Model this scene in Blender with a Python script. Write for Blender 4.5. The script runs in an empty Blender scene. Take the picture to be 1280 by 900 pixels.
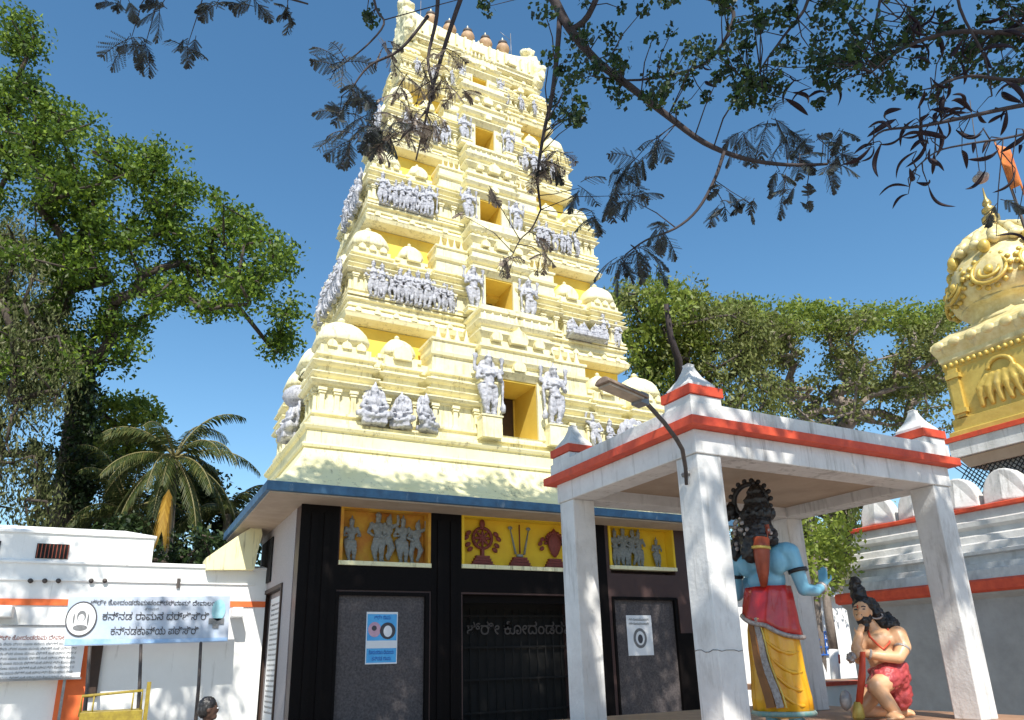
import bpy, bmesh, math, random
import numpy as np
from mathutils import Vector, Matrix, Euler, noise

# ------------------------------------------------------------------ camera, sky, sun
SC = bpy.context.scene
COL = SC.collection
YAW, PIT, ROLL = [math.radians(a) for a in (28.093, 17.854, -1.528)]
FPX, CX, CY = 906.65, 640.0, 532.4
EYE = np.array([0, 0, 1.6])
def _axes():
    cy, sy, cp, sp = math.cos(YAW), math.sin(YAW), math.cos(PIT), math.sin(PIT)
    f = np.array([sy*cp, cy*cp, sp]); r = np.array([cy, -sy, 0.0]); u = np.cross(r, f)
    c, s = math.cos(ROLL), math.sin(ROLL)
    return f, c*r+s*u, -s*r+c*u
AF, AR, AU = _axes()
def ray(x, y): return AF+(x-CX)/FPX*AR-(y-CY)/FPX*AU
def at(x, y, d): return Vector(EYE+ray(x, y)*d)
def atY(x, y, Y): d = ray(x, y); return Vector(EYE+d*(Y/d[1]))
def atX(x, y, X): d = ray(x, y); return Vector(EYE+d*(X/d[0]))
def atZ(x, y, Z): d = ray(x, y); return Vector(EYE+d*((Z-1.6)/d[2]))

cam = bpy.data.cameras.new('camera'); camo = bpy.data.objects.new('camera', cam); COL.objects.link(camo)
M = Matrix(((AR[0], AU[0], -AF[0], 0), (AR[1], AU[1], -AF[1], 0), (AR[2], AU[2], -AF[2], 1.6), (0, 0, 0, 1)))
camo.matrix_world = M
cam.sensor_width = 36; cam.lens = FPX/1280*36; cam.shift_y = (CY-450)/1280
cam.clip_end = 3000; cam.clip_start = 0.05
SC.camera = camo

SUN = Vector((0.35, 1.0, -1.15)).normalized()          # direction the light travels
w = bpy.data.worlds.new('World'); SC.world = w; w.use_nodes = True
nt = w.node_tree
sky = nt.nodes.new('ShaderNodeTexSky'); sky.sky_type = 'NISHITA'; sky.sun_disc = False
sky.sun_elevation = math.asin(-SUN.z)
sky.sun_rotation = math.atan2(-SUN.x, -SUN.y)
sky.air_density = 1.15; sky.dust_density = 0.6; sky.ozone_density = 1.6; sky.altitude = 300
hs = nt.nodes.new('ShaderNodeHueSaturation'); hs.inputs['Saturation'].default_value = 1.22; hs.inputs['Hue'].default_value = .493
bg = nt.nodes['Background']; nt.links.new(sky.outputs[0], hs.inputs['Color']); nt.links.new(hs.outputs[0], bg.inputs[0]); bg.inputs[1].default_value = 0.13
sl = bpy.data.lights.new('sun', 'SUN'); sl.energy = 4.5; sl.angle = math.radians(0.5); sl.color = (1, .95, .86)
so = bpy.data.objects.new('sun', sl); COL.objects.link(so); so.rotation_euler = SUN.to_track_quat('-Z', 'Y').to_euler()
so.location = (-10, -20, 30)
SC.view_settings.view_transform = 'Standard'; SC.view_settings.look = 'None'
SC.view_settings.exposure = 0.5; SC.view_settings.gamma = 1
SC.render.engine = 'CYCLES'; SC.cycles.max_bounces = 6

# ------------------------------------------------------------------ materials
MATS = {}
def mat(name, c1, c2=None, scale=3, rough=.8, bump=.0, bscale=30, metal=0, stain=None, sscale=1.2, sthr=.55, spec=.5, vstretch=1, coat=0, detail=6, streak=None, strk=.62, sden=5):
    if name in MATS: return MATS[name]
    m = bpy.data.materials.new(name); m.use_nodes = True; t = m.node_tree; N = t.nodes; L = t.links
    b = N['Principled BSDF']; b.inputs['Roughness'].default_value = rough; b.inputs['Metallic'].default_value = metal
    b.inputs['Specular IOR Level'].default_value = spec
    b.inputs['Coat Weight'].default_value = coat
    tc = N.new('ShaderNodeTexCoord'); mp = N.new('ShaderNodeMapping'); L.new(tc.outputs['Object'], mp.inputs[0])
    mp.inputs['Scale'].default_value = (1, 1, 1/vstretch)
    c2 = c2 or tuple(x*.85 for x in c1)
    n = N.new('ShaderNodeTexNoise'); n.inputs['Scale'].default_value = scale; n.inputs['Detail'].default_value = detail; n.inputs['Roughness'].default_value = .65
    L.new(mp.outputs[0], n.inputs['Vector'])
    r = N.new('ShaderNodeValToRGB'); r.color_ramp.elements[0].position = .35; r.color_ramp.elements[1].position = .65
    r.color_ramp.elements[0].color = (*c1, 1); r.color_ramp.elements[1].color = (*c2, 1)
    L.new(n.outputs[0], r.inputs[0]); out = r.outputs[0]
    if stain:
        n2 = N.new('ShaderNodeTexNoise'); n2.inputs['Scale'].default_value = sscale; n2.inputs['Detail'].default_value = 8; n2.inputs['Roughness'].default_value = .7
        mp2 = N.new('ShaderNodeMapping'); mp2.inputs['Scale'].default_value = (1, 1, .35); mp2.inputs['Location'].default_value = (7, 3, 1)
        L.new(tc.outputs['Object'], mp2.inputs[0]); L.new(mp2.outputs[0], n2.inputs['Vector'])
        r2 = N.new('ShaderNodeValToRGB'); r2.color_ramp.elements[0].position = sthr; r2.color_ramp.elements[1].position = min(sthr+.18, 1)
        r2.color_ramp.elements[0].color = (0, 0, 0, 1); r2.color_ramp.elements[1].color = (1, 1, 1, 1)
        L.new(n2.outputs[0], r2.inputs[0])
        mx = N.new('ShaderNodeMix'); mx.data_type = 'RGBA'; L.new(r2.outputs[0], mx.inputs[0]); L.new(out, mx.inputs[6]); mx.inputs[7].default_value = (*stain, 1)
        out = mx.outputs[2]
    if streak:
        n3 = N.new('ShaderNodeTexNoise'); n3.inputs['Scale'].default_value = sden; n3.inputs['Detail'].default_value = 5; n3.inputs['Roughness'].default_value = .75
        mp3 = N.new('ShaderNodeMapping'); mp3.inputs['Scale'].default_value = (1.6, 1.6, .12); mp3.inputs['Location'].default_value = (3, 9, 4)
        L.new(tc.outputs['Object'], mp3.inputs[0]); L.new(mp3.outputs[0], n3.inputs['Vector'])
        n4 = N.new('ShaderNodeTexNoise'); n4.inputs['Scale'].default_value = 1.1; n4.inputs['Detail'].default_value = 4; L.new(tc.outputs['Object'], n4.inputs['Vector'])
        ad = N.new('ShaderNodeMath'); ad.operation = 'MULTIPLY_ADD'; L.new(n4.outputs[0], ad.inputs[0]); ad.inputs[1].default_value = .35; L.new(n3.outputs[0], ad.inputs[2])
        r3 = N.new('ShaderNodeValToRGB'); r3.color_ramp.elements[0].position = strk+.12; r3.color_ramp.elements[1].position = strk+.30
        r3.color_ramp.elements[0].color = (0, 0, 0, 1); r3.color_ramp.elements[1].color = (.8, .8, .8, 1); L.new(ad.outputs[0], r3.inputs[0])
        mx3 = N.new('ShaderNodeMix'); mx3.data_type = 'RGBA'; L.new(r3.outputs[0], mx3.inputs[0]); L.new(out, mx3.inputs[6]); mx3.inputs[7].default_value = (*streak, 1)
        out = mx3.outputs[2]
    L.new(out, b.inputs['Base Color'])
    if bump:
        nb = N.new('ShaderNodeTexNoise'); nb.inputs['Scale'].default_value = bscale; nb.inputs['Detail'].default_value = 4
        L.new(tc.outputs['Object'], nb.inputs['Vector'])
        bp = N.new('ShaderNodeBump'); bp.inputs['Strength'].default_value = bump; bp.inputs['Distance'].default_value = .02
        L.new(nb.outputs[0], bp.inputs['Height']); L.new(bp.outputs[0], b.inputs['Normal'])
    MATS[name] = m; return m

def leafmat(name, cols, trans=.35, rough=.5):
    m = bpy.data.materials.new(name); m.use_nodes = True; t = m.node_tree; N = t.nodes; L = t.links
    b = N['Principled BSDF']; b.inputs['Roughness'].default_value = rough; b.inputs['Specular IOR Level'].default_value = .3
    g = N.new('ShaderNodeNewGeometry'); r = N.new('ShaderNodeValToRGB')
    L.new(g.outputs['Random Per Island'], r.inputs[0])
    cr = r.color_ramp
    while len(cr.elements) < len(cols): cr.elements.new(.5)
    for i, c in enumerate(cols):
        cr.elements[i].position = i/(len(cols)-1); cr.elements[i].color = (*c, 1)
    L.new(r.outputs[0], b.inputs['Base Color'])
    tr = N.new('ShaderNodeBsdfTranslucent'); L.new(r.outputs[0], tr.inputs[0])
    mx = N.new('ShaderNodeMixShader'); mx.inputs[0].default_value = trans
    L.new(b.outputs[0], mx.inputs[1]); L.new(tr.outputs[0], mx.inputs[2])
    L.new(mx.outputs[0], N['Material Output'].inputs[0])
    return m

CREAM = mat('cream_limewash', (.86, .81, .55), (.77, .71, .43), 3.5, .85, .5, 9, stain=(.42, .33, .16), sscale=4.5, sthr=.585, streak=(.26, .22, .12), strk=.60)
CREAM2 = mat('cream_skirt', (.86, .80, .50), (.81, .74, .42), 1.2, .85, .15, 12, stain=(.50, .44, .26), sscale=1.1, sthr=.64, streak=(.22, .19, .12), strk=.60)
DEEPY = mat('deep_yellow_paint', (.80, .58, .10), (.74, .51, .08), 2, .8, .2, 14, stain=(.5, .36, .1), sscale=2, sthr=.62)
STUCCO = mat('grey_stucco', (.54, .55, .59), (.33, .34, .39), 9, .7, .8, 40, stain=(.08, .08, .10), sscale=11, sthr=.52)
WHITE = mat('white_limewash', (.80, .80, .79), (.72, .72, .71), 2, .8, .2, 16, stain=(.52, .51, .49), sscale=1.4, sthr=.60)
WHITEB = mat('bright_white_paint', (.84, .84, .82), (.80, .80, .78), 1.5, .8, .15, 14, stain=(.60, .59, .55), sscale=1.3, sthr=.66, streak=(.44, .43, .40), strk=.65)
PAV = mat('pavilion_white', (.70, .695, .68), (.58, .575, .56), 3, .7, .3, 20, stain=(.40, .38, .36), sscale=2.8, sthr=.57, streak=(.28, .27, .25), strk=.60)
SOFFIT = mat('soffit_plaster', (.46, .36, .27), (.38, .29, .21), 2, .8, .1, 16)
RED = mat('red_oxide_paint', (.66, .085, .03), (.50, .05, .02), 5, .6, .2, 30, stain=(.28, .05, .03), sscale=3, sthr=.58)
ORANGE = mat('orange_paint', (.82, .17, .04), (.74, .14, .035), 4, .7, .1, 20, stain=(.5, .12, .05), sscale=3, sthr=.62)
BLUEP = mat('blue_edge_paint', (.06, .16, .28), (.04, .10, .18), 3, .7, .1, 20, stain=(.4, .42, .42), sscale=3.5, sthr=.60)
BLACKG = mat('black_granite', (.005, .004, .004), (.010, .008, .008), 40, .5, 0, spec=.06)
BROWNG = mat('brown_granite', (.10, .06, .055), (.05, .032, .03), 45, .4, 0, spec=.2)
GREYG = mat('grey_granite', (.12, .105, .105), (.055, .048, .05), 22, .5, 0, spec=.2)
PALEG = mat('pale_granite', (.42, .38, .38), (.32, .29, .29), 30, .6, .1, 30)
DARK = mat('dark_interior', (.006, .006, .006), (.01, .009, .008), 3, .9)
DARKW = mat('dark_wood', (.05, .025, .015), (.03, .016, .01), 8, .6)
GOLD = mat('gold_paint', (.66, .49, .12), (.52, .37, .08), 3, .42, .35, 12, metal=.25, stain=(.5, .4, .18), sscale=3, sthr=.58)
GOLDL = mat('gold_worn', (.80, .71, .40), (.64, .52, .22), 6, .5, .4, 16, metal=.15, stain=(.34, .30, .2), sscale=3, sthr=.56)
BRASS = mat('brass', (.60, .44, .16), (.42, .3, .1), 6, .35, 0, metal=.7)
STONE = mat('paving', (.36, .33, .30), (.28, .26, .24), 1.5, .85, .2, 20, stain=(.2, .18, .16), sscale=.9, sthr=.55)
FLOORB = mat('red_brown_floor', (.40, .23, .14), (.30, .17, .10), 3, .6, .1, 20)
METALG = mat('grey_metal', (.28, .28, .29), (.2, .2, .2), 20, .45, metal=.6)
METALD = mat('dark_pipe', (.05, .045, .045), (.09, .07, .06), 15, .6)
METALW = mat('weathered_lamp', (.30, .22, .16), (.16, .11, .08), 20, .6, .2, 40)
YELLOWP = mat('yellow_painted_metal', (.36, .27, .03), (.24, .17, .02), 12, .5, .1, 30, stain=(.12, .07, .03), sscale=6, sthr=.6)
BARK = mat('bark', (.085, .065, .05), (.045, .035, .028), 6, .9, .8, 14, vstretch=4)
BARKL = mat('pale_bark', (.30, .25, .21), (.17, .14, .12), 6, .9, .6, 14, vstretch=4)
BARKD = mat('dark_bark', (.035, .028, .03), (.06, .045, .045), 8, .9, .5, 20)
POD = mat('dark_seed_pod', (.016, .010, .014), (.03, .016, .02), 9, .6, spec=.2)
SKINB = mat('blue_skin_paint', (.20, .46, .60), (.14, .38, .53), 4, .38, .1, 30, coat=.3)
SKINP = mat('peach_skin_paint', (.72, .42, .24), (.64, .35, .18), 5, .42, .1, 30, coat=.2)
SKIND = mat('brown_skin', (.10, .055, .035), (.08, .04, .03), 8, .5)
HAIR = mat('black_hair_paint', (.010, .009, .010), (.02, .018, .018), 12, .4, .6, 25)
SHIRT = mat('dark_shirt', (.03, .03, .035), (.05, .045, .05), 12, .9)
REDC = mat('red_cloth_paint', (.52, .02, .015), (.36, .012, .012), 6, .3, .2, 12, coat=.4)
YELC = mat('yellow_cloth_paint', (.82, .44, .012), (.70, .30, .01), 3, .35, .15, 10, coat=.3)
SILVER = mat('silver_border', (.45, .42, .40), (.25, .2, .18), 30, .45, .4, 60, metal=.3)
MAROON = mat('maroon_cloth_paint', (.50, .08, .08), (.34, .04, .05), 10, .45, .5, 30)
QUIV = mat('brick_red_paint', (.34, .07, .03), (.24, .045, .02), 5, .5, .2, 20)
PAPER = mat('white_vinyl', (.78, .79, .80), (.72, .73, .75), 2, .6)
INK = mat('printed_ink', (.05, .05, .06), (.07, .07, .08), 5, .7)
INKB = mat('printed_blue', (.02, .10, .42), (.03, .14, .5), 5, .6)
CYAN = mat('printed_cyan', (.06, .35, .72), (.10, .45, .80), 3, .5)
INKP = mat('printed_pink', (.62, .38, .46), (.5, .3, .4), 8, .6)
OLIVE_D = mat('maroon_relief', (.22, .04, .03), (.15, .03, .02), 12, .6, .3, 40)
GREYREL = mat('grey_relief', (.26, .27, .26), (.16, .17, .16), 12, .6, .4, 40)
NICHEO = mat('orange_niche', (.62, .36, .03), (.48, .17, .02), 2, .7)
NICHEY = mat('yellow_niche', (.80, .54, .02), (.74, .46, .02), 2, .7)
NET = mat('dark_net', (.03, .03, .03), None, 5, .9)
FLAGM = mat('saffron_cloth', (.75, .24, .05), (.55, .14, .04), 6, .7)

# ------------------------------------------------------------------ object helpers
def tag(o, label=None, cat=None, group=None, kind=None):
    if label: o['label'] = label
    if cat: o['category'] = cat
    if group: o['group'] = group
    if kind: o['kind'] = kind
    return o
def empty(name, loc=(0, 0, 0), rz=0, **k):
    o = bpy.data.objects.new(name, None); COL.objects.link(o); o.location = loc; o.rotation_euler = (0, 0, rz)
    o.empty_display_size = .2
    return tag(o, **k)

class MB:
    def __init__(s): s.v = []; s.f = []; s.sm = []; s.T = None
    def add(s, vs, fs, smooth=False):
        n = len(s.v)
        if s.T is not None: vs = [s.T @ Vector(v) for v in vs]
        s.v += [tuple(v) for v in vs]; s.f += [tuple(i+n for i in f) for f in fs]; s.sm += [smooth]*len(fs); return s
    def box(s, x0, x1, y0, y1, z0, z1):
        vs = [(x, y, z) for z in (z0, z1) for y in (y0, y1) for x in (x0, x1)]
        return s.add(vs, [(0, 2, 3, 1), (4, 5, 7, 6), (0, 1, 5, 4), (2, 6, 7, 3), (0, 4, 6, 2), (1, 3, 7, 5)])
    def quadbox(s, c, dx, dy, dz):  # oriented box, centre and half vectors
        c, dx, dy, dz = map(Vector, (c, dx, dy, dz))
        vs = [c+a*dx+b*dy+e*dz for e in (-1, 1) for b in (-1, 1) for a in (-1, 1)]
        return s.add(vs, [(0, 2, 3, 1), (4, 5, 7, 6), (0, 1, 5, 4), (2, 6, 7, 3), (0, 4, 6, 2), (1, 3, 7, 5)])
    def lathe(s, c, prof, seg=16, sx=1, sy=1, smooth=True, ang=0):
        c = Vector(c); vs = []; n = len(prof)
        for r, z in prof:
            for k in range(seg):
                a = 2*math.pi*k/seg+ang; vs.append(c+Vector((r*sx*math.cos(a), r*sy*math.sin(a), z)))
        fs = [(i*seg+k, i*seg+(k+1) % seg, (i+1)*seg+(k+1) % seg, (i+1)*seg+k) for i in range(n-1) for k in range(seg)]
        fs.append(tuple(reversed(range(seg)))); fs.append(tuple((n-1)*seg+k for k in range(seg)))
        return s.add(vs, fs, smooth)
    def tube(s, pts, rad, seg=6, flat=1.0):
        pts = [Vector(p) for p in pts]; n = len(pts)
        if not hasattr(rad, '__len__'): rad = [rad]*n
        vs = []; up = Vector((0, 0, 1)); pn = None
        for i in range(n):
            d = (pts[min(i+1, n-1)]-pts[max(i-1, 0)]).normalized()
            if pn is None:
                a = d.cross(up if abs(d.z) < .9 else Vector((1, 0, 0))).normalized()
            else:
                a = (pn-d*pn.dot(d)).normalized()
            pn = a; b = d.cross(a)
            for k in range(seg):
                t = 2*math.pi*k/seg; vs.append(pts[i]+(a*math.cos(t)+b*math.sin(t)*flat)*rad[i])
        fs = [(i*seg+k, i*seg+(k+1) % seg, (i+1)*seg+(k+1) % seg, (i+1)*seg+k) for i in range(n-1) for k in range(seg)]
        fs.append(tuple(reversed(range(seg)))); fs.append(tuple((n-1)*seg+k for k in range(seg)))
        return s.add(vs, fs, True)
    def mould(s, outl, prof, cap=True):
        """outl: counter-clockwise rectilinear outline; prof: (offset, z) from bottom to top"""
        n = len(outl); offs = []
        for i in range(n):
            p0, p1, p2 = outl[i-1], outl[i], outl[(i+1) % n]
            d1 = Vector((p1[0]-p0[0], p1[1]-p0[1])).normalized(); d2 = Vector((p2[0]-p1[0], p2[1]-p1[1])).normalized()
            n1 = Vector((d1.y, -d1.x)); n2 = Vector((d2.y, -d2.x))
            offs.append((n1+n2) / max(1+n1.dot(n2), .2))
        vs = [(outl[i][0]+offs[i].x*o, outl[i][1]+offs[i].y*o, z) for o, z in prof for i in range(n)]
        fs = [(j*n+i, j*n+(i+1) % n, (j+1)*n+(i+1) % n, (j+1)*n+i) for j in range(len(prof)-1) for i in range(n)]
        if cap: fs.append(tuple(reversed(range(n)))); fs.append(tuple((len(prof)-1)*n+i for i in range(n)))
        return s.add(vs, fs)
    def prism(s, poly, o, ax, ay, d):
        """flat polygon (u,v) placed at o with axes ax, ay and extruded by vector d"""
        o, ax, ay, d = map(Vector, (o, ax, ay, d)); n = len(poly)
        a = [o+ax*u+ay*v for u, v in poly]; b = [p+d for p in a]
        return s.add(a+b, [tuple(range(n)), tuple(reversed(range(n, 2*n)))]+[(i, i+n, (i+1) % n+n, (i+1) % n) for i in range(n)])
    def build(s, name, m, parent=None, bevel=0, **k):
        me = bpy.data.meshes.new(name); me.from_pydata(s.v, [], s.f); me.validate(); 
        if len(me.polygons) == len(s.sm): me.polygons.foreach_set('use_smooth', s.sm)
        bm = bmesh.new(); bm.from_mesh(me); bmesh.ops.recalc_face_normals(bm, faces=bm.faces); bm.to_mesh(me); bm.free()
        me.materials.append(m); o = bpy.data.objects.new(name, me); COL.objects.link(o)
        if parent: setp(o, parent)
        if bevel:
            b = o.modifiers.new('bevel', 'BEVEL'); b.width = bevel; b.segments = 2; b.limit_method = 'ANGLE'
        return tag(o, **k)
def rect(x0, x1, y0, y1): return [(x0, y0), (x1, y0), (x1, y1), (x0, y1)]

def wm(o):
    return (wm(o.parent) @ o.matrix_parent_inverse if o.parent else Matrix.Identity(4)) @ o.matrix_basis
def setp(o, parent):
    o.parent = parent; o.matrix_parent_inverse = wm(parent).inverted(); return o
def copy_tree(o, parent=None):
    c = o.copy(); COL.objects.link(c); c.parent = parent
    for ch in list(o.children): copy_tree(ch, c)
    return c

def remesh(mb, name, m, parent=None, voxel=.02, smooth=3, disp=0, dscale=.05, **k):
    """union of overlapping closed shapes turned into one continuous surface"""
    o = mb.build(name+'_tmp', m)
    r = o.modifiers.new('r', 'REMESH'); r.mode = 'VOXEL'; r.voxel_size = voxel; r.use_smooth_shade = True
    if smooth: sm = o.modifiers.new('s', 'SMOOTH'); sm.iterations = smooth; sm.factor = .5
    dg = bpy.context.evaluated_depsgraph_get(); dg.update()
    me = bpy.data.meshes.new_from_object(o.evaluated_get(dg)); bpy.data.objects.remove(o)
    me.name = name
    if disp:
        for v in me.vertices: v.co += v.normal*disp*noise.noise(v.co/dscale)
    me.polygons.foreach_set('use_smooth', [True]*len(me.polygons))
    if not me.materials: me.materials.append(m)
    q = bpy.data.objects.new(name, me); COL.objects.link(q)
    if parent: setp(q, parent)
    return tag(q, **k)

def ell(mb, c, r, rot=None, seg=14):
    R3 = Euler(rot).to_matrix() if rot else Matrix.Identity(3)
    c = Vector(c); vs = []; n = 9
    for i in range(n+1):
        t = -math.pi/2+math.pi*(i+.0)/n; rr = max(math.cos(t), .02)
        for k in range(seg):
            a = 2*math.pi*k/seg; vs.append(c+R3 @ Vector((r[0]*rr*math.cos(a), r[1]*rr*math.sin(a), r[2]*math.sin(t))))
    fs = [(i*seg+k, i*seg+(k+1) % seg, (i+1)*seg+(k+1) % seg, (i+1)*seg+k) for i in range(n) for k in range(seg)]
    fs.append(tuple(reversed(range(seg)))); fs.append(tuple(n*seg+k for k in range(seg)))
    mb.add(vs, fs, True); return mb
def cap(mb, p0, p1, r0, r1, seg=12):
    p0, p1 = Vector(p0), Vector(p1); mb.tube([p0, p0.lerp(p1, .5), p1], [r0, (r0+r1)/2, r1], seg)
    ell(mb, p0, (r0,)*3, seg=seg); ell(mb, p1, (r1,)*3, seg=seg); return mb
def limb(mb, pts, rs, seg=12):
    for i in range(len(pts)-1): cap(mb, pts[i], pts[i+1], rs[i], rs[i+1], seg)

def text(name, body, size, loc, xdir, ydir, m, parent, ext=.002, align='CENTER', width=None):
    c = bpy.data.curves.new(name, 'FONT'); c.body = body; c.size = size; c.align_x = align; c.extrude = ext; c.resolution_u = 2; c.offset = size*.005
    o = bpy.data.objects.new(name+'_t', c); COL.objects.link(o)
    dg = bpy.context.evaluated_depsgraph_get(); dg.update(); me = bpy.data.meshes.new_from_object(o.evaluated_get(dg))
    bpy.data.objects.remove(o)
    if width and len(me.vertices):
        xs = [v.co.x for v in me.vertices]; k = width/(max(xs)-min(xs)); 
        for v in me.vertices: v.co.x *= k
    me.materials.clear(); me.materials.append(m); q = bpy.data.objects.new(name, me); COL.objects.link(q)
    x, y = Vector(xdir).normalized(), Vector(ydir).normalized(); z = x.cross(y)
    mm = Matrix((x, y, z)).transposed().to_4x4(); mm.translation = Vector(loc)
    q.matrix_world = mm
    if parent: setp(q, parent)
    return q

# ------------------------------------------------------------------ foliage helpers
RNG = np.random.default_rng(5)
def quads_mesh(name, V, m, parent=None, nper=4, **k):
    V = np.asarray(V, dtype=np.float32).reshape(-1, 3); n = len(V); nf = n//nper
    me = bpy.data.meshes.new(name); me.vertices.add(n); me.vertices.foreach_set('co', V.ravel())
    me.loops.add(n); me.loops.foreach_set('vertex_index', np.arange(n, dtype=np.int32))
    me.polygons.add(nf); me.polygons.foreach_set('loop_start', np.arange(0, n, nper, dtype=np.int32))
    me.update(calc_edges=True); me.materials.append(m)
    o = bpy.data.objects.new(name, me); COL.objects.link(o)
    if parent: setp(o, parent)
    return tag(o, **k)
def unit(a): return a/np.maximum(np.linalg.norm(a, axis=-1, keepdims=True), 1e-9)
def leaf_cloud(C, R, per, size, flat=1.0, asp=.55, hang=0.0, shell=.5):
    """C: clump centres, R: clump radii, per: leaves per clump -> quads"""
    C = np.asarray(C, float); n = len(C); R = np.broadcast_to(np.asarray(R, float), (n,))
    c = np.repeat(C, per, 0); r = np.repeat(R, per)
    d = unit(RNG.normal(size=(n*per, 3))); rad = RNG.random((n*per, 1))**shell
    p = c+d*rad*r[:, None]*np.array([1, 1, flat])
    a = unit(RNG.normal(size=(n*per, 3))+np.array([0, 0, -hang])); b = unit(np.cross(a, RNG.normal(size=(n*per, 3))))
    s = size*(.6+.8*RNG.random((n*per, 1)))
    return np.stack([p-a*s*.5, p+b*s*asp*.5, p+a*s*.5, p-b*s*asp*.5], 1).reshape(-1, 3)
def grow(mb, root, rootr, pts, tipr=.02, power=2.3, wob=.08, seg=5, start=None):
    """a branching skeleton reaching from the trunk path root to the clump centres"""
    nodes = [Vector(p) for p in root]; par = [-1]+list(range(len(root)-1)); w = [0]*len(nodes)
    ref = nodes[-1] if start is None else nodes[start]
    order = sorted(range(len(pts)), key=lambda i: (Vector(pts[i])-ref).length)
    first = 0 if start is None else start
    for i in order:
        p = Vector(pts[i]); dref = (p-ref).length
        best = None
        for j in range(first, len(nodes)):
            q = nodes[j]; dd = (p-q).length
            sc = dd*1.0+ (0 if (q-ref).length < dref else dd)+ .12*max(0, (q.z-p.z))
            if best is None or sc < best[0]: best = (sc, j)
        j = best[1]; q = nodes[j]; L = (p-q).length; k = max(1, int(L/1.2))
        pj = j
        for s in range(1, k+1):
            t = s/k; x = q.lerp(p, t)+Vector((random.uniform(-1, 1), random.uniform(-1, 1), random.uniform(-.2, 1)))*wob*L*math.sin(math.pi*min(t, .999))
            nodes.append(x); par.append(pj); w.append(0); pj = len(nodes)-1
        w[pj] += 1
    for i in range(len(nodes)-1, 0, -1):
        if par[i] >= 0: w[par[i]] += w[i]
    tot = max(w[len(root)-1], 1)
    rad = [0]*len(nodes)
    for i in range(len(nodes)):
        if i < len(root): rad[i] = rootr[i]
        else: rad[i] = max(tipr, rootr[-1]*(w[i]/max(tot, 1))**(1/power))
    mb.tube(root, rootr, 12)
    for i in range(len(root), len(nodes)):
        j = par[i]; mb.tube([nodes[j], nodes[i]], [min(rad[j], rad[i]*1.35), rad[i]], seg)
    return nodes

# ================================================================== ground
MB().box(-400, 500, -200, 900, -.3, 0).build('ground', STONE, kind='structure')

# ================================================================== temple tower
TC = 9.33; TY = 20.3
tower = empty('temple_tower', (TC, 17, 0), label='tall cream yellow tiered temple gateway tower over a dark granite entrance', cat='temple tower')

# stucco figure prototypes (about 1.25 m tall, facing -Y)
def fig_mesh(kind):
    m = MB()
    if kind in (0, 1, 4):
        sw = .05 if kind == 0 else -.05
        ell(m, (0, 0, 1.06), (.075, .08, .095)); cap(m, (0, 0, 1.12), (0, 0, 1.27), .07, .02); ell(m, (0, .0, 1.15), (.09, .09, .03))
        ell(m, (0, 0, .84), (.15, .10, .13)); ell(m, (0, 0, .68), (.11, .09, .12)); ell(m, (sw*.6, 0, .58), (.14, .11, .1))
        limb(m, [(.08+sw, 0, .55), (.09, -.03, .3), (.09, 0, .06)], [.09, .07, .045]); limb(m, [(-.08+sw, 0, .55), (-.11, -.05, .32), (-.05, -.02, .06)], [.09, .07, .045])
        ell(m, (.09, -.05, .03), (.045, .08, .03)); ell(m, (-.06, -.07, .03), (.045, .08, .03))
        for s_ in (-1, 1):
            limb(m, [(s_*.16, 0, .92), (s_*.24, -.02, .72), (s_*.15, -.14, .70 if kind else .62)], [.05, .04, .03])
            if kind == 4: limb(m, [(s_*.16, .03, .92), (s_*.28, .02, .88), (s_*.27, .0, 1.1)], [.045, .035, .03]); ell(m, (s_*.27, 0, 1.14), (.06, .03, .07))
        if kind != 1: limb(m, [(.26, -.04, .7), (.24, -.06, .1)], [.03, .02]); ell(m, (.25, -.05, .16), (.06, .06, .09))
        for k in range(6): limb(m, [(-.12+.05*k, -.09, .52), (-.14+.055*k, -.07, .2)], [.022, .018])
        ell(m, (0, -.07, .80), (.11, .05, .025)); ell(m, (0, -.09, .56), (.15, .05, .03))
        m.box(-.12, .12, -.08, .08, -.03, .02)
        ell(m, (0, .06, .95), (.2, .03, .22)) if kind == 4 else None
    elif kind == 2:   # seated
        ell(m, (0, 0, .66), (.08, .08, .1)); cap(m, (0, 0, .72), (0, 0, .86), .07, .02)
        ell(m, (0, 0, .44), (.15, .11, .15)); ell(m, (0, 0, .26), (.16, .13, .13))
        for s_ in (-1, 1):
            limb(m, [(s_*.1, 0, .2), (s_*.3, -.1, .18), (s_*.05, -.2, .12)], [.09, .07, .05])
            limb(m, [(s_*.16, 0, .52), (s_*.25, -.04, .34), (s_*.1, -.16, .3)], [.05, .04, .035])
        m.box(-.24, .24, -.18, .12, -.02, .08)
        ell(m, (0, .08, .5), (.25, .04, .34))
    else:             # leaning with raised arm
        ell(m, (.04, 0, 1.02), (.075, .08, .095)); cap(m, (.04, 0, 1.08), (.07, 0, 1.2), .07, .02)
        ell(m, (0, 0, .8), (.14, .10, .13)); ell(m, (-.03, 0, .62), (.13, .1, .14))
        limb(m, [(-.1, 0, .55), (-.16, -.04, .3), (-.12, 0, .05)], [.09, .07, .045]); limb(m, [(.04, 0, .55), (.1, -.12, .36), (.02, -.05, .1)], [.09, .07, .045])
        limb(m, [(.14, 0, .9), (.27, 0, .96), (.25, -.05, 1.16)], [.05, .04, .035]); limb(m, [(-.15, 0, .88), (-.25, -.05, .68), (-.12, -.12, .62)], [.05, .04, .035])
        m.box(-.13, .13, -.08, .08, -.03, .02)
    return m
figproto = []
for kd, nm in ((0, 'standing'), (1, 'standing'), (2, 'seated'), (3, 'leaning'), (4, 'guardian')):
    o = remesh(fig_mesh(kd), 'stucco_figure', STUCCO, None, .022, 1, .018, .05); figproto.append(o)
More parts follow.
